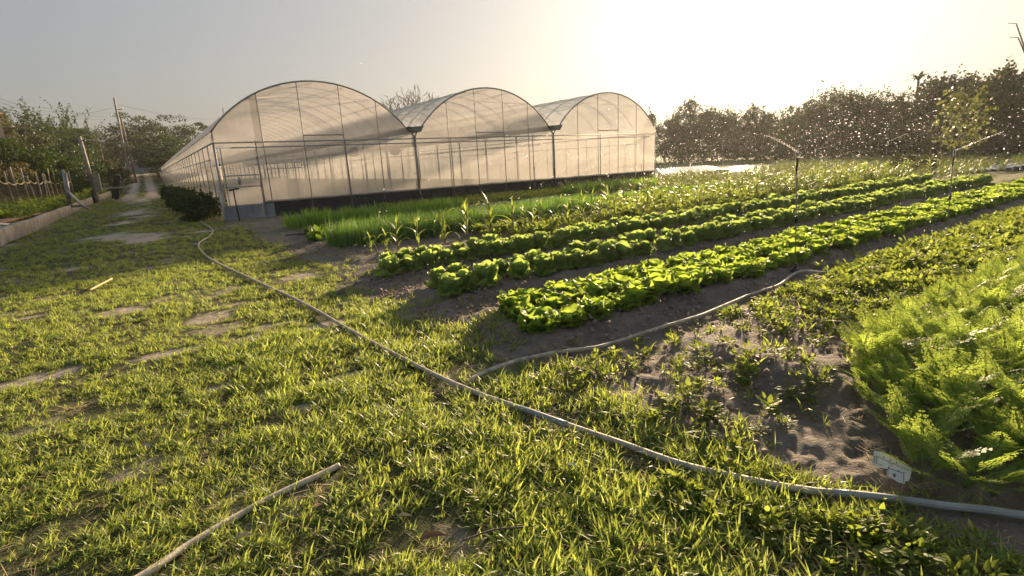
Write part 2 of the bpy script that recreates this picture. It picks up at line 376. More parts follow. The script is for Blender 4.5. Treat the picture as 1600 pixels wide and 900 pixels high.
# ------------------------------------------------------------------ greenhouse: three arched bays side by side
BW, GL, ZE, ZS, ZG = 7.0, 92.0, 2.46, 2.80, 2.86
ghouse = tag(empty('greenhouse'), 'long three-arched greenhouse of milky plastic film on a steel tube frame', 'greenhouse')
XL = [(-.02, 6.72), (7.22, 13.76), (14.24, 20.93)]
def arch(k, nseg=22, lift=0.0):
    x0, x1 = XL[k]; c = (x0 + x1) / 2; hw = (x1 - x0) / 2; rise = 4.45 - ZS
    R = (hw * hw + rise * rise) / (2 * rise); th = math.asin(hw / R)
    return [(c + R * math.sin(q), ZS + (R * math.cos(q) - (R - rise)) + lift) for q in np.linspace(-th, th, nseg + 1)]
def az(k, x):
    pts = arch(k, 60); return float(np.interp(x, [p[0] for p in pts], [p[1] for p in pts]))
ST = MAT['steel']
for k in range(3):
    A = arch(k); rib = MB().tube([(x, 0, z) for x, z in A], .02, 6).mesh('arch_rib', [ST], True)
    ribf = MB().tube([(x, 0, z) for x, z in A], .03, 6).mesh('arch_rib', [ST], True)
    for j in range(62):
        o = obj('arch_rib', ribf if j == 0 else rib, ghouse); o.location = (0, j * 1.5, 0)
    # roof film: sags a little between the ribs
    ys = np.arange(0, GL + .01, .375)
    V = []; A2 = arch(k, 22, .035)
    for yi, y in enumerate(ys):
        sag = .018 * (1 - math.cos(2 * math.pi * y / 1.5)) / 2
        for x, z in A2: V.append((x, y - .015, z - sag))
    n1 = len(A2)
    F = [(i * n1 + q, i * n1 + q + 1, (i + 1) * n1 + q + 1, (i + 1) * n1 + q) for i in range(len(ys) - 1) for q in range(n1 - 1)]
    obj('roof_film', mesh_np('roof_film', V, np.array(F), [MAT['roof_film']], True), ghouse)
    # purlins inside
    for q in (4, 8, 11, 14, 18):
        MB().tube([(A[q][0], .05, A[q][1] - .05), (A[q][0], GL, A[q][1] - .05)], .012, 4).build('purlin', ST, ghouse)
    # diagonal braces of the first bays
    for s in (-1, 1):
        c = (XL[k][0] + XL[k][1]) / 2
        MB().tube([(c + s * 2.0, .06, az(k, c + s * 2.0) - .08), (c + s * .35, 3.0, 4.3)], .016, 4).build('brace', ST, ghouse)
    # ties across every second rib
    for j in range(1, 14):
        y = j * 6.0
        MB().tube([(XL[k][0] + .1, y, ZS), (XL[k][1] - .1, y, ZS)], .012, 4).build('cross_tie', ST, ghouse)
    # gable film in front, panels between the mullions
    x0 = k * BW + (.0 if k else .0); xs_m = [k * BW + f * BW for f in (.211, .4, .6, .789)]
    for s in (0, 1):
        y = .03 + s * (GL - .06)
        edge = [x0 + .02] + xs_m + [(k + 1) * BW - .02]
        for e0, e1 in zip(edge[:-1], edge[1:]):
            base = .5
            if s == 0 and k == 0 and e0 < .5: e0 = 1.25
            xs = np.linspace(e0, e1, 7)
            top = [(x, y, max(min(az(k, x), 9), ZS - .05) if XL[k][0] <= x <= XL[k][1] else ZS - .05) for x in xs]
            wv = [(x, y + .01 * math.sin(9 * x), base) for x in xs]
            mb = MB(); nn = len(xs); mid = [(x, y + .012 * math.sin(5 * x), 1.6) for x in xs]
            mb.add(wv + mid + top, [(i, i + 1, nn + i + 1, nn + i) for i in range(nn - 1)] + [(nn + i, nn + i + 1, 2 * nn + i + 1, 2 * nn + i) for i in range(nn - 1)])
            mb.build('film_panel', MAT['film'], ghouse, True)
        if s == 0 and k == 0:
            xs = np.linspace(.04, 1.476, 5)
            top = [(x, .03, az(0, x)) for x in xs]; bot = [(x, .03, ZE - .1) for x in xs]
            MB().add(bot + top, [(i, i + 1, 6 + i, 5 + i) for i in range(4)]).build('film_panel', MAT['film'], ghouse, True)
        for x in xs_m:
            MB().tube([(x, y - .03, .05), (x, y - .03, az(k, x))], .016, 6).build('mullion', ST, ghouse, True)
    MB().tube([(xs_m[1], -.035, 2.66), (xs_m[2], -.035, 2.66)], .02, 6).build('vent_rail', ST, ghouse)
# rails across the front
MB().tube([(-.02, -.10, ZE), (3 * BW, -.10, ZE)], .02, 6).build('front_rail', ST, ghouse, True)
MB().tube([(.45, -.14, ZE - .16), (20.4, -.14, ZE - .16)], .02, 6).build('front_rail', ST, ghouse, True)
for x in (1.22, 4.19, 8.5, 12.66, 16.83, 20.0):
    MB().tube([(x, -.12, 0), (x, -.12, ZE + .05)], .02, 6).build('front_post', ST, ghouse, True)
MB().tube([(.0, -.02, -.02), (.0, -.02, ZE)], .036, 6).build('corner_post', ST, ghouse, True)
MB().tube([(21.0, -.02, -.02), (21.0, -.02, ZE)], .04, 6).build('corner_post', MAT['white'], ghouse, True)
# base rail and black ground cloth below the film
MB().tube([(1.22, .0, .5), (21, .0, .5)], .025, 6).build('base_rail', ST, ghouse)
xs = np.linspace(1.25, 20.95, 80)
V = [(x, -.012 + .012 * math.sin(7 * x), -.03) for x in xs] + [(x, .0 + .02 * vnoise(x * 2, 1), .5) for x in xs]
obj('ground_cloth', mesh_np('ground_cloth', V, np.array([(i, i + 1, 81 + i, 80 + i) for i in range(79)]), [MAT['skirt']], True), ghouse)
MB().tube([(x, -.03 - .01 * math.sin(3 * x), .515 + .012 * math.sin(5 * x)) for x in np.linspace(1.3, 20.9, 60)], .035, 6).build('rolled_film', MAT['film'], ghouse, True)
# corner bay: a film door and clear sheet down to the ground
door = obj('door', MB().add([(.10, -.02, .42), (1.18, -.02, .42), (1.18, -.02, 2.28), (.10, -.02, 2.28), (.10, -.03, 1.3), (1.18, -.03, 1.3)], [(0, 1, 5, 4), (4, 5, 2, 3)]).mesh('door', [MAT['film']]), ghouse)
for z in (1.05, 1.42): MB().tube([(.12, -.05, z), (1.18, -.05, z)], .018, 6).build('door_rail', ST, door)
for x in (.16,): MB().tube([(x, -.05, .35), (x, -.05, 2.28)], .018, 6).build('door_stile', ST, door)
mb = MB(); mb.tube([(.56, -.055, 1.12), (.55, -.09, 1.20), (.56, -.09, 1.30), (.58, -.055, 1.36)], [.03, .05, .045, .02], 8); mb.build('handle', MAT['steel'], door, True)
xs = np.linspace(-.08, 1.5, 20)
V = [(x, -.10 - .10 * abs(math.sin(6 * x)) * (.4 + .6 * vnoise(x * 4, 3)), -.01) for x in xs] + [(x, -.06 + .03 * math.sin(11 * x), .25) for x in xs] + [(x, -.035, .46) for x in xs]
F = [(r_ * 20 + i, r_ * 20 + i + 1, r_ * 20 + 21 + i, r_ * 20 + 20 + i) for r_ in range(2) for i in range(19)]
obj('clear_sheet', mesh_np('clear_sheet', V, np.array(F), [MAT['bag']], True), ghouse)
V = [(.02, .01, 0), (1.22, .01, 0), (1.22, .01, .48), (.02, .01, .48)]
obj('ground_cloth', mesh_np('ground_cloth', V, np.array([(0, 1, 2, 3)]), [MAT['skirt']]), ghouse)
mb = MB(); mb.tube([(-.05, -.06, 0), (-.06, -.07, .6), (-.02, -.04, 1.4), (0, -.03, 2.4)], [.075, .05, .035, .02], 8); mb.build('gathered_film', MAT['bag'], ghouse, True)
# side walls: film, posts, eaves, a bulge of roof film
for sx in (0, 1):
    X0 = 0.0 if sx == 0 else 21.0; o_ = -1 if sx == 0 else 1
    ys = np.arange(0, GL + .1, .5)
    prof = [(.0, .05), (.01, .5), (.012, 1.9), (.0, ZE), (.045, ZE + .10), (.03, ZE + .22), (-.03, ZS + .04)]
    V = [(X0 + o_ * (d + .012 * math.sin(4.2 * y)), y, z) for y in ys for d, z in prof]
    n1 = len(prof); F = np.array([(i * n1 + q, i * n1 + q + 1, (i + 1) * n1 + q + 1, (i + 1) * n1 + q) for i in range(len(ys) - 1) for q in range(n1 - 1)])
    obj('film_wall', mesh_np('film_wall', V, F, [MAT['side_film']], True), ghouse)
    MB().tube([(X0 + o_ * .03, 0, ZE), (X0 + o_ * .03, GL, ZE)], .028, 6).build('eave_rail', ST, ghouse)
    MB().tube([(X0 + o_ * .04, 1.2, 1.98), (X0 + o_ * .04, 62, 1.98)], .018, 5).build('roller_tube', ST, ghouse)
    pm = MB().tube([(0, 0, 0), (0, 0, ZE)], .02, 6).mesh('wall_post', [ST], True)
    for j in range(46):
        o = obj('wall_post', pm, ghouse); o.location = (X0 + o_ * .045, 1.5 + j * 1.98, 0)
# valley gutters, their pillars and the far mouth
for gx in (7.0, 14.0):
    mb = MB(); pr = [(-.30, ZG + .03), (-.12, ZG - .16), (.12, ZG - .16), (.26, ZG + .06)]
    V = [(gx + d, y, z) for y in (-.32, GL) for d, z in pr]
    V += [(gx + d * .93, y, z + .02) for y in (-.32, GL) for d, z in pr]
    F = [(i, i + 1, 5 + i, 4 + i) for i in range(3)] + [(8 + i, 12 + i, 13 + i, 9 + i) for i in range(3)] + [(0, 3, 2, 1)] + [(i, 8 + i, 9 + i, i + 1) for i in range(3)]
    mb.add(V, F); mb.build('gutter', MAT['gutter'], ghouse)
    pm = MB().tube([(0, 0, 0), (0, 0, ZG - .28)], .055, 8).tube([(-.12, 0, ZG - .16), (0, 0, ZG - .32), (.12, 0, ZG - .16)], .03, 6).mesh('pillar', [ST], True)
    for j in range(31):
        o = obj('pillar', pm, ghouse); o.location = (gx, .05 + j * 3.0, 0)
    for z in (2.1, 2.32): MB().tube([(gx - .1, 1, z), (gx - .1, GL, z)], .02, 5).build('wire_rail', ST, ghouse)
# things seen through the front film: pipes, a fan in each aisle
mb = MB()
for z in (2.05, 1.8, 1.6): mb.tube([(1.9, 3.0, z), (3.3, 3.0, z)], .02, 5)
mb.tube([(3.3, 3, 2.05), (3.3, 3, 1.3)], .02, 5).tube([(1.9, 3, 2.05), (1.9, 3, .3)], .02, 5).tube([(2.7, 3, 1.8), (2.7, 3, .9)], .02, 5)
mb.build('pipe_manifold', ST, ghouse)
for fx, fy in ((6.2, 5.0), (8.2, 5.0)):
    fan = MB().tube([(fx, fy, 2.2), (fx, fy + .22, 2.2)], .24, 14).build('fan', MAT['gutter'], ghouse, True)
    for q in range(5):
        a_ = q * 1.2566; MB().add([(fx, fy - .01, 2.2), (fx + .2 * math.cos(a_), fy - .02, 2.2 + .2 * math.sin(a_)), (fx + .2 * math.cos(a_ + .6), fy - .05, 2.2 + .2 * math.sin(a_ + .6))], [(0, 1, 2)]).build('blade', MAT['dark'], fan)

# ------------------------------------------------------------------ kerb wall along the left, with the raised garden behind
kb = MB(); ys = np.arange(-13.0, 56.1, 1.0); prof = [(KX, -.15), (KX + .02, .37), (KX + .005, .40), (KX - .15, .405), (KX - .17, .2)]
wob = lambda y: .05 * math.sin(y * .21) + .03 * math.sin(y * .57)
V = [(x + wob(y), y, z + .015 * math.sin(y * 1.3)) for y in ys for x, z in prof]
np_ = len(prof); F = [(i * np_ + q, i * np_ + q + 1, (i + 1) * np_ + q + 1, (i + 1) * np_ + q) for i in range(len(ys) - 1) for q in range(np_ - 1)]
kerb = link(bpy.data.objects.new('kerb_wall', mesh_np('kerb_wall', V, np.array(F), [MAT['concrete']])))
tag(kerb, 'low stained concrete kerb wall holding up the raised garden beside the lawn', 'wall')

# ------------------------------------------------------------------ scattered instances (grass, weeds, far crops: stuff nobody could count)
def scatter(name, pts, rots, scl, idx, meshes, mats=None):
    src = bpy.data.collections.new(name + ' sources')
    for k, me in enumerate(meshes):
        src.objects.link(bpy.data.objects.new('%s_source_%02d' % (name, k), me))
    me = bpy.data.meshes.new(name); me.vertices.add(len(pts)); me.vertices.foreach_set('co', np.asarray(pts, np.float32).ravel())
    for nm, ty, arr in (('rot', 'FLOAT_VECTOR', rots), ('scl', 'FLOAT', scl), ('pick', 'INT', idx)):
        at_ = me.attributes.new(nm, ty, 'POINT')
        at_.data.foreach_set('vector' if ty == 'FLOAT_VECTOR' else 'value', np.asarray(arr, np.int32 if ty == 'INT' else np.float32).ravel())
    o = obj(name, me)
    ng = bpy.data.node_groups.new(name, 'GeometryNodeTree')
    ng.interface.new_socket('Geometry', in_out='INPUT', socket_type='NodeSocketGeometry'); ng.interface.new_socket('Geometry', in_out='OUTPUT', socket_type='NodeSocketGeometry')
    N = ng.nodes; L = ng.links
    gi = N.new('NodeGroupInput'); go = N.new('NodeGroupOutput'); ip = N.new('GeometryNodeInstanceOnPoints'); ci = N.new('GeometryNodeCollectionInfo')
    ci.inputs['Collection'].default_value = src; ci.inputs['Separate Children'].default_value = True; ci.inputs['Reset Children'].default_value = True
    def na(nm, ty):
        q = N.new('GeometryNodeInputNamedAttribute'); q.data_type = ty; q.inputs['Name'].default_value = nm; return q.outputs['Attribute']
    e2r = N.new('FunctionNodeEulerToRotation'); L.new(na('rot', 'FLOAT_VECTOR'), e2r.inputs[0])
    L.new(gi.outputs[0], ip.inputs['Points']); L.new(ci.outputs[0], ip.inputs['Instance']); ip.inputs['Pick Instance'].default_value = True
    L.new(na('pick', 'INT'), ip.inputs['Instance Index']); L.new(e2r.outputs[0], ip.inputs['Rotation']); L.new(na('scl', 'FLOAT'), ip.inputs['Scale']); L.new(ip.outputs[0], go.inputs[0])
    md = o.modifiers.new('scatter', 'NODES'); md.node_group = ng
    return o
def blade(mb, L, w, az_, tilt, bend, o=(0, 0, 0), n=3, m=0, twist=0.0, fold=0.0):
    """A tapering leaf blade: starts at o, leans tilt from upright towards az_ and bends over by bend."""
    p = Vector(o); V = []; d0 = Vector((math.cos(az_), math.sin(az_), 0)); sd = Vector((-math.sin(az_), math.cos(az_), 0))
    for i in range(n + 1):
        t = i / n; th = tilt + bend * t
        wd = w * (1 - t ** 1.6) * (.55 + .45 * min(1, t * 4)) * .5
        q = sd * math.cos(twist * t) + Vector((0, 0, 1)) * math.sin(twist * t)
        if i < n: V += [p - q * wd, p + q * wd]
        else: V += [p.copy()]
        p = p + (d0 * math.sin(th) + Vector((0, 0, 1)) * math.cos(th)) * (L / n)
    F = [(2 * i, 2 * i + 1, 2 * i + 3, 2 * i + 2) for i in range(n - 1)] + [(2 * n - 2, 2 * n - 1, 2 * n)]
    mb.add(V, F, m)
def ovate(mb, L, w, az_, tilt, bend, o=(0, 0, 0), n=4, m=0, cup=.2):
    """A broad leaf with a midrib fold."""
    p = Vector(o); V = []; d0 = Vector((math.cos(az_), math.sin(az_), 0)); sd = Vector((-math.sin(az_), math.cos(az_), 0))
    for i in range(n + 1):
        t = i / n; th = tilt + bend * t
        up = d0 * -math.cos(th) + Vector((0, 0, 1)) * math.sin(th)
        wd = w * .5 * math.sin(math.pi * (.06 + .94 * t) ** .8) + .0015
        if i == n: wd = .001
        V += [p - sd * wd + up * wd * cup, p, p + sd * wd + up * wd * cup]
        p = p + (d0 * math.sin(th) + Vector((0, 0, 1)) * math.cos(th)) * (L / n)
    F = [q for i in range(n) for q in ((3 * i, 3 * i + 1, 3 * i + 4, 3 * i + 3), (3 * i + 1, 3 * i + 2, 3 * i + 5, 3 * i + 4))]
    mb.add(V, F, m)
def tuft(seed, nb, L0, L1, w, spread, mt):
    r_ = random.Random(seed); mb = MB()
    for k in range(nb):
        L = r_.uniform(L0, L1)
        blade(mb, L, w * r_.uniform(.7, 1.2), r_.uniform(0, 6.283), r_.uniform(.15, spread), r_.uniform(.3, 1.1), (r_.gauss(0, .02), r_.gauss(0, .02), -.005), 3, 0, r_.uniform(-.8, .8))
    return mb.mesh('tuft', [mt])
tufts = [tuft(s, 20, .035, .105, (.010, .012, .007)[s % 3], 1.5, MAT['grass']) for s in range(6)] + [tuft(20 + s, 14, .06, .15, .012, 1.2, MAT['grass']) for s in range(2)]
def view_ok(x, y, zt=.3, mx=140, my=110):
    d = np.stack([x - CAM[0], y - CAM[1], zt - CAM[2] + 0 * x], -1); z = d @ CF
    u = 800 + FPX * (d @ CR) / np.maximum(z, .05); v = 450 - FPX * (d @ CU) / np.maximum(z, .05)
    return (z > .1) & (u > -mx) & (u < 1600 + mx) & (v < 900 + my)
def polar(rng, n, r0, r1, a0=-16, a1=84):
    r = np.sqrt(rng.uniform(r0 * r0, r1 * r1, n)); q = np.radians(rng.uniform(a0, a1, n))
    return CAM[0] + r * np.sin(q), CAM[1] + r * np.cos(q)
rg = np.random.RandomState(5)
PX, PY, PS = [], [], []
for r0, r1, dens, sc in ((.9, 3.2, 760, .92), (3.2, 6, 520, 1.0), (6, 11, 260, 1.1), (11, 20, 80, 1.35), (20, 42, 22, 1.9), (42, 90, 5, 2.8)):
    area = math.pi * (r1 * r1 - r0 * r0) * 100 / 360
    x, y = polar(rg, int(area * dens), r0, r1)
    ok = view_ok(x, y)
    clump = fbm(x, y, .35, 3)
    cover = (1 - bare(x, y)) ** .6 * (1 - soilmask(x, y)) * (.25 + .75 * fade(.34, .56, clump + .06)) 
    # sparse grass strays over the soil near the lawn's edge
    cover = np.maximum(cover, .28 * fade(1.1, .1, x) * fade(.5, .62, clump) * (x > -.3))
    cover *= (x < 1.4) & ~((x > .02) & (x < 21) & (y > -.15)) & ~((x < KX + .12) & (x > KX - .25))
    cover *= np.where(y > 30, .75, 1)
    ok &= rg.rand(len(x)) < cover
    x, y, clump = x[ok], y[ok], clump[ok]; k_ = off_hose(x, y, .024, .06) | (rg.rand(len(x)) < .10); x, y, clump = x[k_], y[k_], clump[k_]; ok = np.ones(len(x), bool)
    s_ = sc * rg.uniform(.6, 1.25, len(x)) * (.65 + .7 * clump) * (1 - .55 * bare(x, y)) * (.70 + .38 * fade(-2.1, -1.3, x) * fade(-13.5, -15.5, y))
    PX.append(x[ok]); PY.append(y[ok]); PS.append(s_[ok])
PX, PY, PS = map(np.concatenate, (PX, PY, PS))
pts = np.stack([PX, PY, height(PX, PY)], 1)
nP = len(PX)
rot = np.stack([rg.normal(0, .16, nP), rg.normal(0, .16, nP), rg.uniform(0, 6.283, nP)], 1)
tall = (fbm(PX, PY, .6, 3) > .55) & (PX > -1.9) & (PY < -14.5)
pick = np.where(tall & (rg.rand(nP) < .6), 6 + rg.randint(0, 2, nP), rg.randint(0, 6, nP))
tag(scatter('grass', pts, rot, PS, pick, tufts), kind='stuff')
print('tufts', nP)

# ------------------------------------------------------------------ lettuce beds: every head is a thing
def lettuce_leaf(seed, L, w, tilt, bend, frill, cup, mt, nu=6, nv=4):
    """One broad leaf as a curved, wavy sheet; starts at the origin and leans towards +X."""
    r_ = random.Random(seed); V = []; ph = r_.uniform(0, 6); p = Vector((0, 0, 0))
    for i in range(nu + 1):
        t = i / nu; th = tilt + bend * t * t
        wd = w * .5 * (.16 + .84 * math.sin(math.pi * (.04 + .74 * t) ** 1.25))
        up = Vector((-math.cos(th), 0, math.sin(th)))
        for j in range(-nv, nv + 1):
            s = j / nv
            z = cup * w * s * s + frill * abs(s) ** 2 * math.sin(ph + 9 * t + 3.5 * s) * w + .05 * w * math.sin(7 * t + 5 * s + ph)
            edge = 1 + .10 * math.sin(5 * s * 3 + ph) * t
            q = p + Vector((0, s * wd, 0)) + up * z
            if i == nu: q = q + Vector((math.sin(th), 0, math.cos(th))) * (-.34 * w * s * s)
            V.append(q)
        p = p + Vector((math.sin(th), 0, math.cos(th))) * (L / nu * 1.0)
    c = 2 * nv + 1
    F = [(i * c + j, i * c + j + 1, (i + 1) * c + j + 1, (i + 1) * c + j) for i in range(nu) for j in range(2 * nv)]
    return mesh_np('leaf', V, np.array(F), [mt], True)
def head_spec(seed, style):
    r_ = random.Random(seed); sp_ = []
    if style == 'frilly':
        for ring, (nn, tl, L, w) in enumerate(((7, 1.2, .135, .15), (7, .92, .15, .15), (6, .60, .155, .14), (5, .28, .14, .11))):
            for q in range(nn): sp_.append((ring, q * 6.283 / nn + ring * .6 + r_.uniform(-.25, .25), tl + r_.uniform(-.15, .15), L * r_.uniform(.85, 1.15), w))
    else:
        for ring, (nn, tl, L, w) in enumerate(((5, 1.15, .13, .13), (6, .62, .165, .145), (6, .34, .175, .14), (4, .14, .16, .11))):
            for q in range(nn): sp_.append((ring, q * 6.283 / nn + ring * .6 + r_.uniform(-.25, .25), tl + r_.uniform(-.12, .12), L * r_.uniform(.85, 1.15), w))
    return sp_
LEAF = {}
for style, mt in (('frilly', MAT['lettuce']), ('pale', MAT['romaine'])):
    for ring in range(4):
        for v in range(3):
            if style == 'frilly': LEAF[style, ring, v] = lettuce_leaf(10 * ring + v, 1.0, 1.0, 0, .75 + .1 * v, .13, .16, mt)
            else: LEAF[style, ring, v] = lettuce_leaf(50 + 10 * ring + v, 1.0, .9, 0, -.35 + .55 * (ring == 0) + .12 * v, .05, .30, mt)
def leaf_matrix(az_, tl, L):
    return Matrix.Rotation(az_, 4, 'Z') @ Matrix.Rotation(tl, 4, 'Y') @ Matrix.Diagonal((L, L, L, 1))
HEADM = {}
def head_mesh(style, v):
    if (style, v) not in HEADM:
        V = []; F = []
        for ring, az_, tl, L, w in head_spec(v * 7 + 1, style):
            me = LEAF[style, ring, (v + ring) % 3]; T = leaf_matrix(az_, tl, L); o = len(V)
            V += [T @ x.co for x in me.vertices]; F += [[i + o for i in p_.vertices] for p_ in me.polygons]
        HEADM[style, v] = mesh_np('leaf_rosette', V, np.array(F), [MAT['lettuce'] if style == 'frilly' else MAT['romaine']], True)
    return HEADM[style, v]
def head(name, style, x, y, s, label, group, cat, leaves):
    z = Hs(x, y) - .015
    if leaves:
        root = empty(name, (x, y, z), rnd.uniform(0, 6.283)); root.scale = (s, s, s)
        for ring, az_, tl, L, w in head_spec(rnd.randrange(9999), style):
            o = obj('leaf', LEAF[style, ring, rnd.randrange(3)], root); o.matrix_local = leaf_matrix(az_, tl, L)
    else:
        root = obj(name, head_mesh(style, rnd.randrange(6))); root.location = (x, y, z); root.rotation_euler = (rnd.gauss(0, .06), rnd.gauss(0, .06), rnd.uniform(0, 6.283)); root.scale = (s, s, s * rnd.uniform(.9, 1.1))
    tag(root, label, cat, group)
ORD = ('first', 'second', 'third', 'fourth', 'fifth', 'sixth', 'seventh', 'eighth', 'ninth', 'tenth', 'eleventh', 'twelfth', 'thirteenth', 'fourteenth', 'fifteenth', 'sixteenth')
def nth(k, what, where, far):
    return ('%s %s from the lawn end of %s' % (ORD[k], what, where)) if k < len(ORD) else '%s in the far part of %s' % (far, where)
for row, y in enumerate((-16.2, -15.88, -15.56)):
    x = .62 + .06 * row; kth = 0
    where = ('the nearest bed, hose-side row', 'the nearest bed, middle row', 'the nearest bed, row away from the hose')[row]
    while x < 21.0:
        near = x < 2.6
        if view_ok(np.array([x]), np.array([y]), .15, 30, 30)[0]:
            head('lettuce', 'frilly', x + rnd.gauss(0, .035), y + rnd.gauss(0, .035) + .0 * x, rnd.uniform(1.12, 1.5), nth(kth, 'frilly lettuce', where, 'frilly lettuce'), 'frilly lettuces in the nearest bed', 'lettuce', near)
            kth += 1
        x += .30
for ys_, x1, lab, grp in (((-14.52, -14.20), 19.0, ('the middle bed, near row', 'the middle bed, back row'), 'pale cabbages in the middle bed'),
                          ((-12.98, -12.68), 19.0, ('the bed beside the maize, near row', 'the bed beside the maize, back row'), 'pale cabbages in the bed beside the maize')):
    for row, y in enumerate(ys_):
        x = .56 + .08 * row; kth = 0
        while x < x1:
            near = x < 1.8 and y < -13.6
            if rnd.random() > .02 and view_ok(np.array([x]), np.array([y]), .15, 30, 30)[0]:
                head('cabbage', 'pale', x + rnd.gauss(0, .035), y + rnd.gauss(0, .035), rnd.uniform(1.25, 1.65), nth(kth, 'pale cabbage', lab[row], 'pale cabbage'), grp, 'cabbage', near); kth += 1
            x += .275

# ------------------------------------------------------------------ maize: each plant a stalk with arching leaves
def maize_parts(seed, h, wilt):
    r_ = random.Random(seed); L = []
    nl = r_.choice((7, 8, 9))
    for q in range(nl):
        mb = MB(); az_ = q * math.pi + r_.uniform(-.7, .7) + seed
        blade(mb, h * r_.uniform(.5, .75), .05 * (h / .6), az_, .5 + r_.uniform(-.15, .25), (2.1 if wilt else 1.6) + r_.uniform(-.3, .5), (0, 0, h * (.08 + .55 * q / nl)), 6, 0, r_.uniform(-.5, .5))
        L.append(mb)
    for q in range(2): blade(L[-1 - q], h * .36, .03, r_.uniform(0, 6.28), .15, .7, (0, 0, h * .55), 4)
    st = MB().tube([(0, 0, -.02), (r_.gauss(0, .01), r_.gauss(0, .01), h * .35), (r_.gauss(0, .015), r_.gauss(0, .015), h * .68)], [.014, .011, .005], 5)
    return st, L
MZ = []
for s in range(6):
    h = .55 + .07 * (s % 3); st, L = maize_parts(s, h, s % 2)
    whole = MB(); whole.add(st.v, st.f, 1)
    for b_ in L: whole.add(b_.v, b_.f, 0)
    MZ.append((st.mesh('stalk', [MAT['stem']]), [b_.mesh('leaf', [MAT['corn']]) for b_ in L], whole.mesh('maize_plant', [MAT['corn'], MAT['stem']])))
def maize(x, y, s, k, parts, label, group):
    z = Hs(x, y)
    if parts:
        root = empty('maize_plant', (x, y, z), rnd.uniform(0, 6.283)); root.scale = (s, s, s)
        obj('stalk', MZ[k][0], root)
        for me in MZ[k][1]: obj('leaf', me, root)
    else:
        root = obj('maize_plant', MZ[k][2]); root.location = (x, y, z); root.rotation_euler = (rnd.gauss(0, .08), rnd.gauss(0, .08), rnd.uniform(0, 6.283)); root.scale = (s, s, s)
    tag(root, label, 'maize plant', group)
for kth, (x, y, s) in enumerate(((.98, -11.0, .75), (1.18, -11.2, .85), (1.42, -11.1, .95), (1.78, -11.15, 1.0), (2.3, -11.15, 1.05), (2.85, -11.0, 1.25), (3.35, -11.05, 1.35), (3.0, -10.7, 1.2))):
    maize(x, y, s * 1.1, rnd.randrange(6), True, '%s drooping maize plant from the lawn end, standing before the scallions' % ORD[kth], 'drooping maize plants before the scallions')
x = 3.7; mk = [0, 0, 0]
while x < 25:
    for mrow, y in enumerate((-11.1, -10.35, -9.6)):
        if y > -11 and x < 4.5: continue
        if rnd.random() < .88: maize(x + rnd.gauss(0, .12), y + rnd.gauss(0, .12), rnd.uniform(.7, 1.35), rnd.randrange(6), x < 5.5 and y < -11,
            (('%s young maize plant after the drooping ones, ' % ORD[mk[mrow]]) if mk[mrow] < 12 else 'young maize plant farther along, ') + ('front row of the plot', 'middle row of the plot', 'back row of the plot')[mrow], 'maize plants in the plot'); mk[mrow] += 1
    x += .50

# ------------------------------------------------------------------ other crops and weeds
def scat(name, meshes, x, y, s, tilt=.12, seed=1):
    q = np.random.RandomState(seed); nn = len(x)
    tag(scatter(name, np.stack([x, y, height(x, y) - .01], 1), np.stack([q.normal(0, tilt, nn), q.normal(0, tilt, nn), q.uniform(0, 6.283, nn)], 1), s, q.randint(0, len(meshes), nn), meshes), kind='stuff')
def grow(seed, nb, kind, mt):
    r_ = random.Random(seed); mb = MB()
    for k in range(nb):
        a_ = r_.uniform(0, 6.283)
        if kind == 'thatch': blade(mb, r_.uniform(.03, .12), .004, a_, 1.45, .12, (r_.gauss(0, .05), r_.gauss(0, .05), r_.uniform(.004, .02)), 2)
        if kind == 'scallion': blade(mb, r_.uniform(.28, .50), .015, a_, r_.uniform(0, .22), r_.uniform(0, .35), (r_.gauss(0, .05), r_.gauss(0, .05), 0), 3)
        elif kind == 'leek': blade(mb, r_.uniform(.28, .50), .045, a_, r_.uniform(.02, .4), r_.uniform(.1, .6), (r_.gauss(0, .07), r_.gauss(0, .07), 0), 4)
        elif kind == 'greens': ovate(mb, r_.uniform(.09, .17), .09, a_, r_.uniform(.3, 1.1), r_.uniform(.2, .9), (r_.gauss(0, .03), r_.gauss(0, .03), 0), 3)
        elif kind == 'weed':
            h = r_.uniform(.01, .10); d = r_.uniform(0, .07)
            ovate(mb, r_.uniform(.025, .06), r_.uniform(.014, .032), a_, r_.uniform(.6, 1.5), r_.uniform(.1, .6), (d * math.cos(a_), d * math.sin(a_), h), 3)
        elif kind == 'wild':
            h = r_.uniform(.05, .5); d = r_.uniform(0, .16)
            blade(mb, r_.uniform(.12, .3), .03, a_, r_.uniform(.2, 1.2), r_.uniform(.2, .9), (d * math.cos(a_), d * math.sin(a_), h), 3)
    if kind == 'weed':
        for k in range(5):
            a_ = r_.uniform(0, 6.283); mb.tube([(0, 0, 0), (.04 * math.cos(a_), .04 * math.sin(a_), .08)], .0018, 3)
    return mb.mesh(kind, [mt])
q = np.random.RandomState(21)
# scallions, dense and upright
nn = 1700; x = q.uniform(.75, 7.5, nn); y = q.uniform(-10.1, -8.75, nn) ; k = (y < -9.3) | (x > 1.3); k &= (y < -10.45 + 1.9) ; x, y = x[k], y[k]
scat('scallions', [grow(s, 9, 'scallion', MAT['scallion']) for s in range(4)], x, y, q.uniform(.8, 1.15, len(x)), .06, 2)
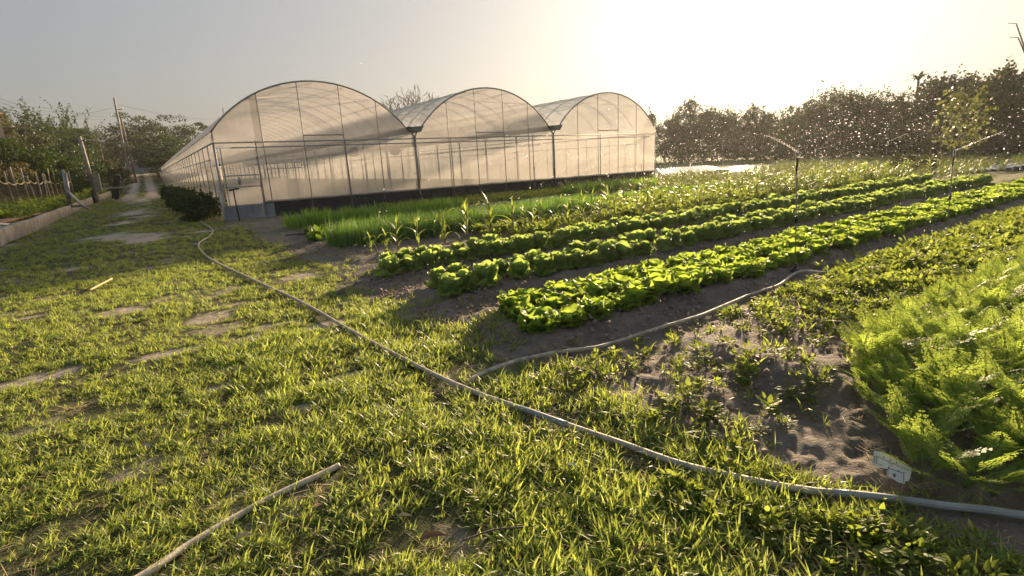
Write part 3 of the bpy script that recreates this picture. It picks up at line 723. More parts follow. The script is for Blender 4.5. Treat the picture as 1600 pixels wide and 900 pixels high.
# rows of small salad greens behind the scallions
GR = [grow(40 + s, 34, 'greens', MAT['greens']) for s in range(4)]
for row, y in enumerate((-8.35, -7.95, -7.5, -7.05, -6.6)):
    x = .75 + .1 * row
    while x < 17:
        o = obj('salad_plant', GR[rnd.randrange(4)]); o.location = (x + rnd.gauss(0, .04), y + rnd.gauss(0, .05), Hs(x, y)); o.rotation_euler = (0, 0, rnd.uniform(0, 6.28)); s = rnd.uniform(1.2, 1.9); o.scale = (s, s, s * 1.1)
        tag(o, 'low bushy salad plant in the rows between the scallions and the greenhouse', 'salad plant', 'salad plants behind the scallions'); x += .36
# tall leafy clumps close to the greenhouse
LK = [grow(60 + s, 24, 'leek', MAT['leek']) for s in range(4)]
for x0, x1, ys_, lab, grp in ((1.05, 6.2, (-5.2, -4.8, -4.4), 'upright clump of long green leaves before the dark cloth near the greenhouse door', 'tall leafy clumps near the greenhouse door'),
                              (12.2, 16.4, (-4.0, -3.5, -3.0), 'upright clump of long leaves in the farther patch along the greenhouse', 'tall leafy clumps farther along the greenhouse front')):
    for lrow, y in enumerate(ys_):
        x = x0; kth = 0
        while x < x1:
            o = obj('leafy_clump', LK[rnd.randrange(4)]); o.location = (x + rnd.gauss(0, .05), y + rnd.gauss(0, .06), Hs(x, y)); o.rotation_euler = (0, 0, rnd.uniform(0, 6.28)); s = rnd.uniform(.85, 1.15); o.scale = (s, s, s)
            tag(o, ('%s leafy clump from the door end of its patch, %s, %s' % (ORD[kth], ('front row', 'middle row', 'back row')[lrow], 'near the greenhouse door' if x0 < 5 else 'farther along')) if kth < 10 else lab, 'crop plant', grp); x += .25; kth += 1
# weedy strip along the greenhouse, and the rough field beyond the beds
WD = [grow(80 + s, 34, 'weed', MAT['weed']) for s in range(5)]
MAT['field'] = leaf('field plant leaf', (.05, .085, .02), (.10, .12, .03), (.20, .25, .05), .38)
WILD = [grow(100 + s, 30, 'wild', MAT['field']) for s in range(4)]
nn = 2600; x = q.uniform(5, 22, nn); y = q.uniform(-3.4, -.3, nn); k = (x > 7.0) | (y > -2.8)
scat('weeds', WD, x[k], y[k], q.uniform(.7, 1.6, k.sum()), .2, 4)
nn = 4200; x = q.uniform(13, 46, nn); y = q.uniform(-13.2, 4, nn)
k = (y < -.3) | (x > 22); k &= (y > -11.6) | (x > 19.5); k &= ~((y > 0.2 - .0 * x) & (x < 38) & (x > 22.5))
k &= q.rand(nn) < .9
scat('field_plants', WILD, x[k], y[k], q.uniform(.35, .85, k.sum()), .15, 5)
nn = 5200; x = q.uniform(3.3, 24, nn); y = q.uniform(-11.5, -8.5, nn); k = (q.rand(nn) < .35 + .65 * fade(-11.2, -10.2, y)) & ((x > 7.3) | (y < -10.1))
scat('weeds', WD, x[k], y[k], q.uniform(.8, 1.9, k.sum()), .25, 15)
# weeds on the soil: dense on the right-hand bed, thin near the lawn
nn = 9000; x = .2 + 17.8 * q.rand(nn) ** 1.6; y = q.uniform(-18.3, -16.75, nn)
dens = (.05 + .95 * fade(1.6, 4.2, x)) * fade(.40, .60, fbm(x, y, .5, 3) + .18 * fade(1.5, 5, x)) * fade(-16.7, -16.95, y) * .8
k = (q.rand(nn) < dens) & view_ok(x, y) & off_hose(x, y, .05, .1); x, y = x[k], y[k]
scat('weeds', WD, x, y, q.uniform(.45, .95, len(x)) * (1 + .6 * fade(2, 7, x)), .25, 6)
nn = 2600; x = .2 + 12 * q.rand(nn) ** 1.5; y = q.uniform(-18.4, -16.8, nn); k = (q.rand(nn) < .07 + .35 * fade(1.2, 3.4, x)) & view_ok(x, y) & off_hose(x, y, .05, .1); x, y = x[k], y[k]
scat('grass', tufts, x, y, q.uniform(.7, 1.5, len(x)), .25, 7)
nn = 700; x = q.uniform(.1, 14, nn); y = q.uniform(-17, -4.5, nn); k = (q.rand(nn) < .06 + .5 * (fbm(x, y, .7, 3) > .6)) & ~((y < -16.4) & (x < .6)); x, y = x[k], y[k]
scat('weeds', WD, x, y, q.uniform(.5, 1.1, len(x)), .25, 8)
# dead thatch over soil and lawn, and soil clods
TH = [grow(130 + s, 16, 'thatch', MAT['straw']) for s in range(3)]
x, y = polar(q, 22000, 1, 12); k = view_ok(x, y) & (q.rand(len(x)) < (.35 + .4 * bare(x, y)) * (1 - .7 * soilmask(x, y))) & (x < 1.0); x, y = x[k], y[k]
scat('dead_grass', TH, x, y, q.uniform(.5, 1.2, len(x)), .1, 31)
def clod(seed):
    r_ = np.random.RandomState(seed); V = []; F = []
    for k in range(5):
        c = np.array([r_.normal(0, .06), r_.normal(0, .06), .0]); s_ = r_.uniform(.003, .012)
        P8 = np.array([(a_, b_, c_) for a_ in (-1, 1) for b_ in (-1, 1) for c_ in (-1, 1)], float) * s_ * r_.uniform(.6, 1.2, (8, 3)) + c; o_ = len(V)
        V += list(P8); F += [[o_ + i for i in f_] for f_ in ((0, 1, 3, 2), (4, 6, 7, 5), (0, 4, 5, 1), (2, 3, 7, 6), (0, 2, 6, 4), (1, 5, 7, 3))]
    return mesh_np('clod', V, F, [MAT['ground_clod']], True)
MAT['ground_clod'] = solid('soil clod', (.26, .21, .17), .95, .35, 14, 0, .3, .2)
CLD = [clod(s) for s in range(4)]
x, y = polar(q, 16000, 1.5, 12, 10, 84); k = view_ok(x, y) & (soilmask(x, y) > .4) & ~((x < .95) & (y < -18.5)) & (q.rand(len(x)) < fade(.35, .7, fbm(x, y, .6, 3))); x, y = x[k], y[k]
scat('soil_clods', CLD, x, y, q.uniform(.5, 1.5, len(x)), .4, 32)
# broad-leaved weeds beside the near hose, and the overgrown dark strip in the corner
nn = 900; x = q.uniform(-.35, 1.1, nn); y = q.uniform(-19.25, -18.1, nn)
d_ = np.abs((x - .15) * .86 + (y + 18.75) * .5)
k = (q.rand(nn) < .85 * fade(.34, .1, d_) * (y < -18.15) * (.12 + .88 * fade(.42, .12, x))) & view_ok(x, y) & off_hose(x, y, .05, .14); x, y = x[k], y[k]
scat('weeds', WD, x, y, q.uniform(.35, .8, len(x)), .3, 9)
nn = 500; x = q.uniform(-6.4, -5.42, nn) ; y = q.uniform(3, 46, nn); x[:0] = 0
scat('weeds', WD, np.concatenate([x, q.uniform(-9.5, -5.7, 1500)]), np.concatenate([y, q.uniform(6, 46, 1500)]), q.uniform(1.3, 3.4, 2000), .25, 10)

# ------------------------------------------------------------------ carrots: ferny plants in the near right bed
def frond(seed, L):
    r_ = random.Random(seed); mb = MB(); p = Vector((0, 0, 0)); n_ = 12; th = .1; pts_ = [p.copy()]
    for i in range(n_):
        th += r_.uniform(.02, .08); d = Vector((math.sin(th), 0, math.cos(th))); nrm = Vector((-math.cos(th), 0, math.sin(th))); p = p + d * (L / n_); pts_.append(p.copy())
        t = (i + 1) / n_
        if t > .36:
            pl = L * .36 * (1.04 - t) ** .75 * min(1, .55 + (t - .36) * 3)
            for sd in (-1, 1):
                ax = (d * r_.uniform(.45, .7) + Vector((0, sd, 0)) * .85 - nrm * r_.uniform(-.05, .25)).normalized(); si = nrm.cross(ax)
                mb.add([p, p + ax * pl + si * .0012, p + ax * pl - si * .0012], [(0, 1, 2)])
                m_ = 4 if t < .75 else 3
                for j in range(m_):
                    u_ = (j + .7) / m_; b0 = p + ax * pl * u_; l_ = pl * .42 * (1.15 - u_) + .006
                    for s2 in (-1, 0, 1) if j == m_ - 1 else (-1, 1):
                        dv = (ax * .75 + si * s2 * .8 + nrm * r_.uniform(-.18, .18)).normalized(); wv = nrm.cross(dv) * l_ * .21
                        mb.add([b0, b0 + dv * l_ * .45 + wv, b0 + dv * l_ * .8 + wv * .7, b0 + dv * l_, b0 + dv * l_ * .8 - wv * .7, b0 + dv * l_ * .45 - wv], [(0, 1, 2, 3, 4, 5)])
    mb.tube(pts_, [.0028] * 7 + [.0015] * (len(pts_) - 7), 4)
    return mb.mesh('frond', [MAT['carrot']])
FR = [frond(s, .32 + .035 * s) for s in range(5)]
CARM = []
for v in range(4):
    V = []; F = []; r_ = random.Random(v)
    for k in range(8):
        me = FR[r_.randrange(5)]; T = Matrix.Rotation(k * .7 + r_.uniform(0, .4), 4, 'Z') @ Matrix.Rotation(r_.uniform(.05, .6), 4, 'Y') @ Matrix.Scale(r_.uniform(.8, 1.1), 4); o_ = len(V)
        V += [T @ q_.co for q_ in me.vertices]; F += [[i + o_ for i in p_.vertices] for p_ in me.polygons]
    CARM.append(mesh_np('carrot_plant', V, F, [MAT['carrot']]))
CROW = ('row nearest the sign', 'second row from the sign', 'third row from the sign', 'fourth row from the sign', 'fifth row from the sign', 'sixth row from the sign', 'seventh row from the sign', 'eighth row from the sign', 'back row')
def carrot(x, y, s, parts, lab):
    z = Hs(x, y)
    if parts:
        root = empty('carrot_plant', (x, y, z), rnd.uniform(0, 6.28)); root.scale = (s, s, s)
        for k in range(9):
            o = obj('frond', FR[rnd.randrange(5)], root); o.matrix_local = Matrix.Rotation(k * .7 + rnd.uniform(0, .4), 4, 'Z') @ Matrix.Rotation(rnd.uniform(.05, .65), 4, 'Y') @ Matrix.Scale(rnd.uniform(.75, 1.1), 4)
    else:
        root = obj('carrot_plant', CARM[rnd.randrange(4)]); root.location = (x, y, z); root.rotation_euler = (0, 0, rnd.uniform(0, 6.28)); root.scale = (s, s, s)
    tag(root, lab, 'carrot plant', 'carrot plants beside the sign')
y = -19.4; crow = 0
while y < -18.0:
    x = .8; kth = 0
    while x < 7.5:
        xx, yy = x + rnd.gauss(0, .05), y + rnd.gauss(0, .05)
        front = 1.35 - 1.0 * max(0, min(1, (-18.35 - yy) / .55))          # the bed's ragged near edge
        if xx > front and view_ok(np.array([xx]), np.array([yy]), .3, 150, 60)[0] and (xx > 2.2 or yy < -18.15 or rnd.random() < .6):
            carrot(xx, yy, rnd.uniform(.62, .88) * (.8 if xx < front + .25 else 1), xx < 1.5,
                   ('%s ferny carrot plant from the near edge, %s' % (ORD[kth], CROW[min(crow // 1, 8)])) if kth < 5 else 'ferny carrot plant deep in the bed, %s' % CROW[min(crow, 8)]); kth += 1
        x += .155 + .02 * x
    if kth: crow += 1
    y += .14

# ------------------------------------------------------------------ trees
def leaves_np(C, N, size, q, droop=0.0):
    """Leaf-sized folded diamonds: centres C, directions N."""
    nn = len(C); d = N + q.normal(0, .7, (nn, 3)); d[:, 2] -= droop; d /= np.linalg.norm(d, axis=1)[:, None] + 1e-9
    e = np.cross(d, q.normal(0, 1, (nn, 3))); e /= np.linalg.norm(e, axis=1)[:, None] + 1e-9
    L = size * q.uniform(.6, 1.3, nn)[:, None]; w = L * .32; f = np.cross(d, e) * L * .12
    V = np.stack([C - d * L * .5, C + e * w + f, C + d * L * .5, C - e * w + f], 1).reshape(-1, 3)
    i = np.arange(nn) * 4
    return V, np.stack([i, i + 1, i + 2, i + 3], 1)
def crown_mesh(seed, rx, rz, zc, leaf, nclump, per, mt, style):
    q = np.random.RandomState(seed); C = []; N = []
    tips = []
    for k in range(nclump):
        v = q.normal(0, 1, 3); v /= np.linalg.norm(v); rr = q.uniform(.35, 1.0) ** .6
        bump_ = .78 + .55 * vnoise(v[0] * 2.1 + seed, v[1] * 2.1 + v[2] * 1.7 + 9)
        c = np.array([v[0] * rx, v[1] * rx, v[2] * rz]) * rr * bump_; c[2] += zc
        if c[2] < .15 * leaf: c[2] = q.uniform(.1, .5) * zc
        tips.append(c)
        cr = rx * q.uniform(.14, .30); n_ = int(per * q.uniform(.5, 1.4))
        p_ = q.normal(0, 1, (n_, 3)); p_ /= np.linalg.norm(p_, axis=1)[:, None]; p_ *= (q.uniform(.25, 1, n_) ** .5)[:, None]
        flat = .55 if style == 'tier' else .85
        C.append(c + p_ * cr * np.array([1.25, 1.25, flat])); N.append(p_ + np.array([0, 0, .25]))
        if style in ('shoot', 'bamboo') and rr * bump_ > .72 and v[2] > -.1:           # shoots that stick out of the outline
            for s_ in range(2):
                m_ = 16 if style == 'shoot' else 26; h = rx * q.uniform(.2, .5) * (1.9 if style == 'bamboo' else 1)
                t = np.linspace(0, 1, m_); dx = q.normal(0, .25, 2) + v[:2] * .3
                line = np.stack([c[0] + dx[0] * h * t ** 1.6, c[1] + dx[1] * h * t ** 1.6, c[2] + h * t], 1) + q.normal(0, leaf * .35, (m_, 3))
                C.append(line); N.append(np.tile([dx[0] * .4, dx[1] * .4, .9], (m_, 1)))
    C = np.concatenate(C); N = np.concatenate(N); k = C[:, 2] > .05
    V, F = leaves_np(C[k], N[k], leaf, q, .25 if style in ('droop', 'bamboo') else 0)
    return mesh_np('crown', V, F, [mt]), tips
def trunk_mesh(seed, h, r, tips, nlimb, mt, bare_=False):
    q = random.Random(seed); mb = MB(); fork = h * q.uniform(.25, .4)
    mb.tube([(0, 0, -.3), (q.gauss(0, .05) * h * .2, q.gauss(0, .05) * h * .2, fork * .5), (q.gauss(0, .02) * h, q.gauss(0, .02) * h, fork), (0, 0, h * .72)], [r * 1.25, r, r * .8, r * .25], 7)
    for t in q.sample(list(range(len(tips))), min(nlimb, len(tips))):
        tip = tips[t]; z0 = min(fork * q.uniform(.7, 1.5), max(tip[2] - .2, .2)); m_ = np.array([tip[0] * .45, tip[1] * .45, z0 + (tip[2] - z0) * .6])
        mb.tube([(0, 0, z0), tuple(m_), tuple(tip)], [r * .5, r * .28, r * .08], 5)
    return mb.mesh('trunk', [mt], True)
def place(u, vtop, dist, vref=262):
    b = at(u, vref, dist); z0 = Hs(b[0], b[1]); top = at(u, vtop, dist)
    return b[0], b[1], z0, top[2] - z0
def tree(name, label, u, vtop, dist, halfpx, style='shoot', mt='tree', leaf=.24, nclump=46, per=60, cat='tree', group=None, seed=0, low=0.0, limbs=7, rscale=1.0, vref=262):
    x, y, z, h = place(u, vtop, dist, vref); rx = halfpx * math.hypot(dist, 1) / FPX
    zc = h * (.5 + low * .5); rz = h * (.5 - low * .5) * .98
    if style in ('shoot', 'bamboo'): rz *= .88
    root = empty(name, (x, y, z), rnd.uniform(0, 6.28))
    cm, tips = crown_mesh(seed + 100, rx, rz, zc, leaf, nclump, per, MAT[mt], style)
    obj('crown', cm, root); obj('trunk', trunk_mesh(seed, h * .95, max(.05, h * .022) * rscale, tips, limbs, MAT['bark']), root)
    return tag(root, label, cat, group)
right_trees = [
    (1038, 172, 84, 26, 'dark bushy tree at the right end of the greenhouse'), (1072, 160, 80, 30, 'dark bushy tree second from the greenhouse corner in the treeline'),
    (1112, 170, 78, 30, 'dark tree with a level top, third from the greenhouse in the treeline'), (1150, 176, 77, 28, 'low dark tree left of the reddish one in the treeline'),
    (1182, 164, 74, 26, 'reddish tinged tree beside the gap under the sun'), (1222, 184, 72, 30, 'lowest bush of the treeline, in the gap under the sun'),
    (1262, 160, 68, 34, 'medium dark tree just right of the gap under the sun'), (1312, 142, 65, 40, 'broad rounded tree with wispy shoots in the middle of the treeline'),
    (1358, 146, 63, 34, 'dark tree on the right shoulder of the broad rounded one'), (1396, 176, 61, 26, 'lower tree in the dip left of the little palm'),
    (1438, 128, 58, 36, 'tall dark tree just right of the little palm'), (1482, 118, 56, 34, 'tall dark tree behind the yellow green sapling'),
    (1524, 108, 53, 32, 'tall loose tree with gaps, right of the sapling'), (1568, 96, 51, 34, 'tallest wispy tree near the right end of the treeline'),
    (1618, 98, 49, 40, 'tall wispy tree at the right end of the treeline')]
for k, (u, vt, d_, hw, lab) in enumerate(right_trees):
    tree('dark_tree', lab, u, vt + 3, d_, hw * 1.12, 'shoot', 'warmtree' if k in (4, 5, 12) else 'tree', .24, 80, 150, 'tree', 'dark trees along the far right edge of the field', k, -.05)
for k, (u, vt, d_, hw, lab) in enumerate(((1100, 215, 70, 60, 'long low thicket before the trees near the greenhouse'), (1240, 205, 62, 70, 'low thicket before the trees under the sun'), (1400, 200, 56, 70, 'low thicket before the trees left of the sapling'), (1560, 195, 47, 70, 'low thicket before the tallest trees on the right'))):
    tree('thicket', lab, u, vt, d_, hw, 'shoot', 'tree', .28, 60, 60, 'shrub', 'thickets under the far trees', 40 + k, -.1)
# a little palm over the treeline
x, y, z, h = place(1418, 127, 60)
pr = empty('palm_tree', (x, y, z)); mb = MB().tube([(0, 0, 0), (.1, 0, h * .5), (.05, .05, h)], [.16, .12, .09], 7); mb.build('trunk', MAT['bark'], pr, True)
mb = MB()
for k in range(13): blade(mb, 1.5, .30, k * .483 * 1.3, .5 + .25 * (k % 3), 1.5, (.05, .05, h), 5)
mb.build('crown', MAT['tree'], pr); tag(pr, 'little palm poking up above the dark treeline', 'palm tree')
# sapling with sparse yellow-green leaves
x, y, z, h = place(1493, 146, 37)
sp_ = empty('sapling', (x, y, z)); q = np.random.RandomState(3); mb = MB().tube([(0, 0, -.1), (.05, 0, h * .4), (0, .05, h * .98)], [.05, .035, .01], 6); C = []; N = []
for k in range(20):
    z0 = h * (.16 + .78 * k / 20); a_ = k * 2.4; L = (1.55 - 1.0 * abs(k / 20 - .35)) * .85; e = np.array([math.cos(a_) * L, math.sin(a_) * L, z0 + .7 * L])
    mb.tube([(0, 0, z0), (e[0] * .5, e[1] * .5, z0 + .28 * L), tuple(e)], [.02, .012, .005], 4)
    t = q.uniform(.25, 1, 34)[:, None]; C.append(np.array([0, 0, z0]) * (1 - t) + e * t + q.normal(0, .15, (34, 3))); N.append(np.tile([math.cos(a_) * .5, math.sin(a_) * .5, -.2], (34, 1)))
V, F = leaves_np(np.concatenate(C), np.concatenate(N), .21, q, .2)
obj('crown', mesh_np('crown', V, F, [MAT['sapling']]), sp_); mb.build('trunk', MAT['bark'], sp_, True); tag(sp_, 'slender sapling with sparse yellow green leaves before the dark treeline', 'tree')
# shrub by the sapling's foot
tree('shrub', 'dusty green shrub in the field left of the sapling', 1432, 246, 30, 26, 'shoot', 'warmtree', .12, 26, 50, 'shrub', None, 61, -.1)
# two tall reeds leaning in at the right edge
for k, (u0, v0, u1, v1, lab) in enumerate(((1612, 118, 1574, 36, 'taller dry reed arching in at the right edge of the sky'), (1612, 120, 1577, 58, 'shorter dry reed arching in at the right edge of the sky'))):
    b = at(1616, 262, 14); a0 = at(u0, v0, 14); a1 = at((u0 + u1) / 2 + 6, (v0 + v1) / 2 - 8, 14); a2 = at(u1, v1, 14)
    MBr = MB().tube([(b[0], b[1], Hs(b[0], b[1])), tuple(a0), tuple(a1), tuple(at(u1 + 14, v1 + 1, 14)), tuple(a2)], [.02, .014, .012, .009, .004], 5)
    tag(MBr.build('reed', MAT['straw'], None, True), lab, 'reed', 'reeds at the right edge')
# leafless twiggy tree behind the greenhouse
x, y, z, h = place(640, 143, 118); bt = empty('bare_tree', (x, y, z)); mb = MB(); tw = MB(); q = random.Random(4)
mb.tube([(0, 0, -.2), (.1, 0, h * .35), (0, .1, h * .5)], [.35, .28, .2], 7)
def limb(p, d, L, r, lev):
    e = p + d * L; m_ = p + d * L * .5 + Vector((q.gauss(0, .06), q.gauss(0, .06), q.gauss(0, .04))) * L
    (mb if lev < 2 else tw).tube([tuple(p), tuple(m_), tuple(e)], [r, r * .8, r * .55], 4)
    if lev < 5:
        for k in range(3 if lev < 3 else 2):
            dd = (d + Vector((q.gauss(0, .55), q.gauss(0, .55), q.gauss(.12, .35)))).normalized(); limb(e if k else m_, dd, L * q.uniform(.62, .85), max(r * .6, .05), lev + 1)
for k in range(7): limb(Vector((0, 0, h * .42)), Vector((math.cos(k * .9) * .8, math.sin(k * .9) * .8, .55)).normalized(), h * .25, .17, 0)
mb.build('trunk', MAT['bark'], bt, True); tw.build('twigs', MAT['bark'], bt); tag(bt, 'leafless twiggy tree rising behind the first two greenhouse arches', 'tree')
# trees on the left
for k, (nm, lab, u, vt, d_, hw, st, mt, lf, nc, pr_, low) in enumerate((
    ('mango_tree', 'large dark rounded tree behind the far end of the greenhouse', 246, 181, 104, 48, 'tier', 'tree', .30, 100, 130, .2),
    ('mango_tree', 'brighter green lower tree in front of the large dark one', 252, 206, 96, 34, 'tier', 'citrus', .28, 70, 110, .22),
    ('dark_tree', 'small dark tree against the sky beside the greenhouse roof', 326, 186, 116, 24, 'tier', 'tree', .28, 50, 110, .0),
    ('dark_tree', 'hazy dark tree just left of the tall pole', 160, 198, 118, 32, 'tier', 'tree', .3, 60, 110, .0),
    ('dark_tree', 'hazy dark tree right behind the tall pole', 205, 202, 122, 30, 'tier', 'tree', .3, 60, 110, .0),
    ('dark_tree', 'hazy dark tree far behind the garden fence', 128, 200, 112, 24, 'tier', 'tree', .3, 50, 110, .0),
    ('bamboo_clump', 'tall feathery bamboo clump behind the short leaning pole', 104, 186, 78, 34, 'bamboo', 'bamboo', .20, 70, 130, .1),
    ('bamboo_clump', 'feathery bamboo clump to the left of the tallest one', 68, 188, 74, 30, 'bamboo', 'bamboo', .20, 70, 130, .1),
    ('dark_tree', 'dense blackish tree with hanging leaves before the bamboo', 90, 204, 66, 36, 'droop', 'hedge', .20, 90, 160, .0),
    ('dark_tree', 'loose dull tree over the garden fence, left of the blackish one', 38, 192, 60, 30, 'shoot', 'warmtree', .18, 70, 110, .05),
    ('citrus_tree', 'glossy green fruit tree at the left edge behind the fence', 4, 210, 40, 34, 'droop', 'citrus', .13, 90, 130, .0),
    ('citrus_tree', 'glossy green fruit tree behind the middle of the fence', 42, 228, 42, 28, 'droop', 'citrus', .13, 80, 120, .0),
    ('citrus_tree', 'glossy dark fruit tree behind the right end of the fence', 80, 240, 46, 24, 'droop', 'citrus', .13, 70, 110, .0),
    ('leafy_shrub', 'dull green shrub between the fence and the leaning pole', 110, 250, 62, 20, 'droop', 'hedge', .16, 50, 100, -.1),
    ('leafy_shrub', 'yellowing bush hanging over the left end of the fence', 12, 246, 38, 22, 'droop', 'rust_lit_leaf', .11, 50, 90, -.1),
    ('leafy_shrub', 'olive brown bush between the leaning pole and the lane', 166, 240, 70, 24, 'droop', 'warmtree', .17, 60, 100, -.1),
    ('dark_tree', 'golden lit treetop over the peach house at the left edge', 4, 168, 70, 20, 'shoot', 'rust_lit_leaf', .3, 40, 40, .3))):  # golden light on this treetop is put into its leaf colour
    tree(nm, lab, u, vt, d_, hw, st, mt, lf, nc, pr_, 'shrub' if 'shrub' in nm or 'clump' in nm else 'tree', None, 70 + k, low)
# clipped dark hedge along the greenhouse wall: bushes standing side by side
for k in range(17):
    y = .5 + k * 1.55; rx = .62; q = np.random.RandomState(k)
    bh = empty('hedge_bush', (-.62 + .04 * math.sin(k), y, 0), k)
    cm, tips = crown_mesh(300 + k, .62, .42, .36, .085, 34, 60, MAT['hedge'], 'shoot')
    obj('crown', cm, bh); mb = MB()
    for t in tips[:6]: mb.tube([(0, 0, -.05), tuple(t * .5), tuple(t)], [.015, .01, .004], 4)
    mb.build('stem', MAT['bark'], bh)
    tag(bh, ('%s dark hedge bush from the greenhouse corner, against the film wall' % ORD[k]) if k < 16 else 'last dark hedge bush along the greenhouse wall, farthest from the corner', 'hedge bush', 'hedge along the greenhouse wall')

# ------------------------------------------------------------------ poles and cables
def pole(name, label, u0, v0, u1, v1, dist, r, mt, extra=None, group=None):
    b = at(u0, v0, dist); t = at(u1, v1, dist); z0 = min(Hs(b[0], b[1]), b[2]) - .3
    root = empty(name, (b[0], b[1], 0)); o = Vector((b[0], b[1], 0)); base = Vector((b[0], b[1], z0)) - o; top = Vector(t) - o
    MB().tube([tuple(base), tuple(base.lerp(top, .5)), tuple(top)], [r, r * .85, r * .7], 8).build('shaft', MAT[mt], root, True)
    if extra: extra(root, base, top)
    tag(root, label, 'utility pole', group); return Vector(t)
RT = Vector((CR[0], CR[1], 0)).normalized()
def big_extra(root, b, t):
    for f, L in ((.13, .9), (.20, -.9)):
        c = t.lerp(b, f); MB().tube([tuple(c), tuple(c + RT * L)], .05, 5).build('cross_arm', MAT['pale_wood'], root)
        MB().tube([tuple(c + RT * L), tuple(c + RT * L + Vector((0, 0, .3)))], [.09, .05], 6).build('insulator', MAT['white'], root)
    for f, s in ((.52, -1), (.6, -1), (.66, 1), (.72, 1)):
        c = t.lerp(b, f) + RT * s * .5; MB().tube([tuple(c), tuple(c + Vector((0, 0, -.35)))], .12, 6).build('insulator', MAT['white'], root)
    b2 = b - RT * .75; t2 = t.lerp(b, .22) - RT * .05 + Vector((0, 0, 0))
    MB().tube([tuple(b2 + RT * 1.6), tuple(t2 + RT * .45)], [.17, .12], 7).build('second_shaft', MAT['wood'], root, True)
    c = t.lerp(b, .78); MB().tube([tuple(c - RT * .5), tuple(c - RT * .5 + Vector((0, 0, -1.6)))], .07, 6).build('conduit', MAT['white'], root)
pole('utility_pole', 'tallest twin utility pole at the end of the grassy lane', 199, 262, 178, 153, 94, .17, 'pale_wood', big_extra)
def small_extra(root, b, t):
    c = t.lerp(b, .06); MB().tube([tuple(c - RT * .5), tuple(c + RT * .35)], .04, 5).build('cross_arm', MAT['dark'], root)
    c = t.lerp(b, .62); MB().box(-.10, .30, -.2, .2, -.7, .45, 0, Matrix.Translation(c + RT * .2)).build('meter_box', MAT['pale_wood'], root)
    c = t.lerp(b, .75); MB().tube([tuple(c - RT * .12), tuple(b - RT * .1)], .15, 6).build('lower_sleeve', MAT['dark'], root)
pole('utility_pole', 'short leaning pole with a box beside the garden fence', 150, 304, 124, 213, 46, .14, 'pale_wood', small_extra)
pole('utility_pole', 'thin far pole with a lamp among the hazy trees', 160, 243, 151, 203, 112, .08, 'pale_wood', lambda r_, b, t: MB().tube([tuple(t), tuple(t - RT * .8)], .06, 5).build('lamp', MAT['white'], r_))
pole('utility_pole', 'thin far post just left of the tall twin pole', 167, 243, 163, 212, 116, .09, 'wood')
def cross_extra(root, b, t):
    for f, L in ((.13, 1.4), (.22, 1.0)):
        c = t.lerp(b, f); MB().tube([tuple(c - RT * L), tuple(c + RT * L)], .06, 5).build('cross_arm', MAT['wood'], root)
pole('utility_pole', 'far pole with two cross arms behind the greenhouse roof', 355, 232, 348, 169, 128, .13, 'wood', cross_extra)
def cable(label, pts, r=.016):
    P3 = [Vector(at(u, v, d)) for u, v, d in pts]; out = []
    for p0, p1 in zip(P3[:-1], P3[1:]):
        for k in range(10): t = k / 10; out.append(p0.lerp(p1, t) - Vector((0, 0, (p1 - p0).length * .012 * 4 * t * (1 - t))))
    out.append(P3[-1])
    tag(MB().tube(out, r, 4).build('overhead_cable', MAT['wire']), label, 'cable', 'overhead cables')
cable('overhead cable from the tall twin pole to the far cross-armed pole', [(187, 164, 94), (344, 188, 128)], .022)
cable('upper overhead cable running left from the tall twin pole', [(174, 169, 94), (60, 186, 80), (-40, 196, 70)], .02)
cable('slack cable between the tall twin pole and the short leaning pole', [(186, 204, 94), (126, 216, 46)], .03)
cable('slack cable from the short leaning pole leftward through the trees', [(124, 213, 46), (56, 198, 44), (-20, 196, 40)], .022)
cable('highest of the three thin cables at the left edge of the sky', [(-20, 146, 60), (70, 168, 90), (172, 176, 118)], .018)
cable('middle one of the three thin cables at the left edge of the sky', [(-20, 152, 60), (70, 173, 90), (165, 181, 118)], .018)
cable('lowest of the three thin cables at the left edge of the sky', [(-20, 158, 60), (70, 179, 90), (160, 186, 118)], .018)

# ------------------------------------------------------------------ houses beyond the trees
def house(name, label, u0, u1, vt, vb, dist, depth, wallm, roofm, roofh, wins=()):
    a0 = at(u0, vb, dist); a1 = at(u1, vb, dist); top = at(u0, vt, dist)[2]; z0 = min(Hs(a0[0], a0[1]), a0[2]) - .3
    root = empty(name, (a0[0], a0[1], 0)); X_ = Vector((a1[0] - a0[0], a1[1] - a0[1], 0)); Lx = X_.length; X_.normalize(); Yd = Vector((-X_.y, X_.x, 0))
    T = Matrix(((X_.x, Yd.x, 0, 0), (X_.y, Yd.y, 0, 0), (0, 0, 1, 0), (0, 0, 0, 1)))
    MB().box(0, Lx, 0, depth, z0, top, 0, T).build('wall', MAT[wallm], root)
    MB().add([T @ Vector(p) for p in ((-.3, -.4, top), (Lx + .3, -.4, top), (Lx + .3, depth + .4, top + roofh), (-.3, depth + .4, top + roofh), (-.3, -.4, top + .12), (Lx + .3, -.4, top + .12), (Lx + .3, depth + .4, top + roofh + .12), (-.3, depth + .4, top + roofh + .12))],
             [(0, 3, 2, 1), (4, 5, 6, 7), (0, 1, 5, 4), (1, 2, 6, 5), (2, 3, 7, 6), (3, 0, 4, 7)]).build('roof', MAT[roofm], root)
    for wx in wins:
        w = MB().box(wx * Lx - .5, wx * Lx + .5, -.06, .02, top - 1.7, top - .7, 0, T).build('window', MAT['white'], root)
        MB().box(wx * Lx - .42, wx * Lx + .42, -.075, -.05, top - 1.62, top - .78, 0, T).build('pane', MAT['dark'], w)
    tag(root, label, 'house')
house('house', 'peach walled house glimpsed at the left edge above the fruit trees', -30, 15, 176, 240, 55, 7, 'lit_wall', 'roofsheet', .6, (.35,))
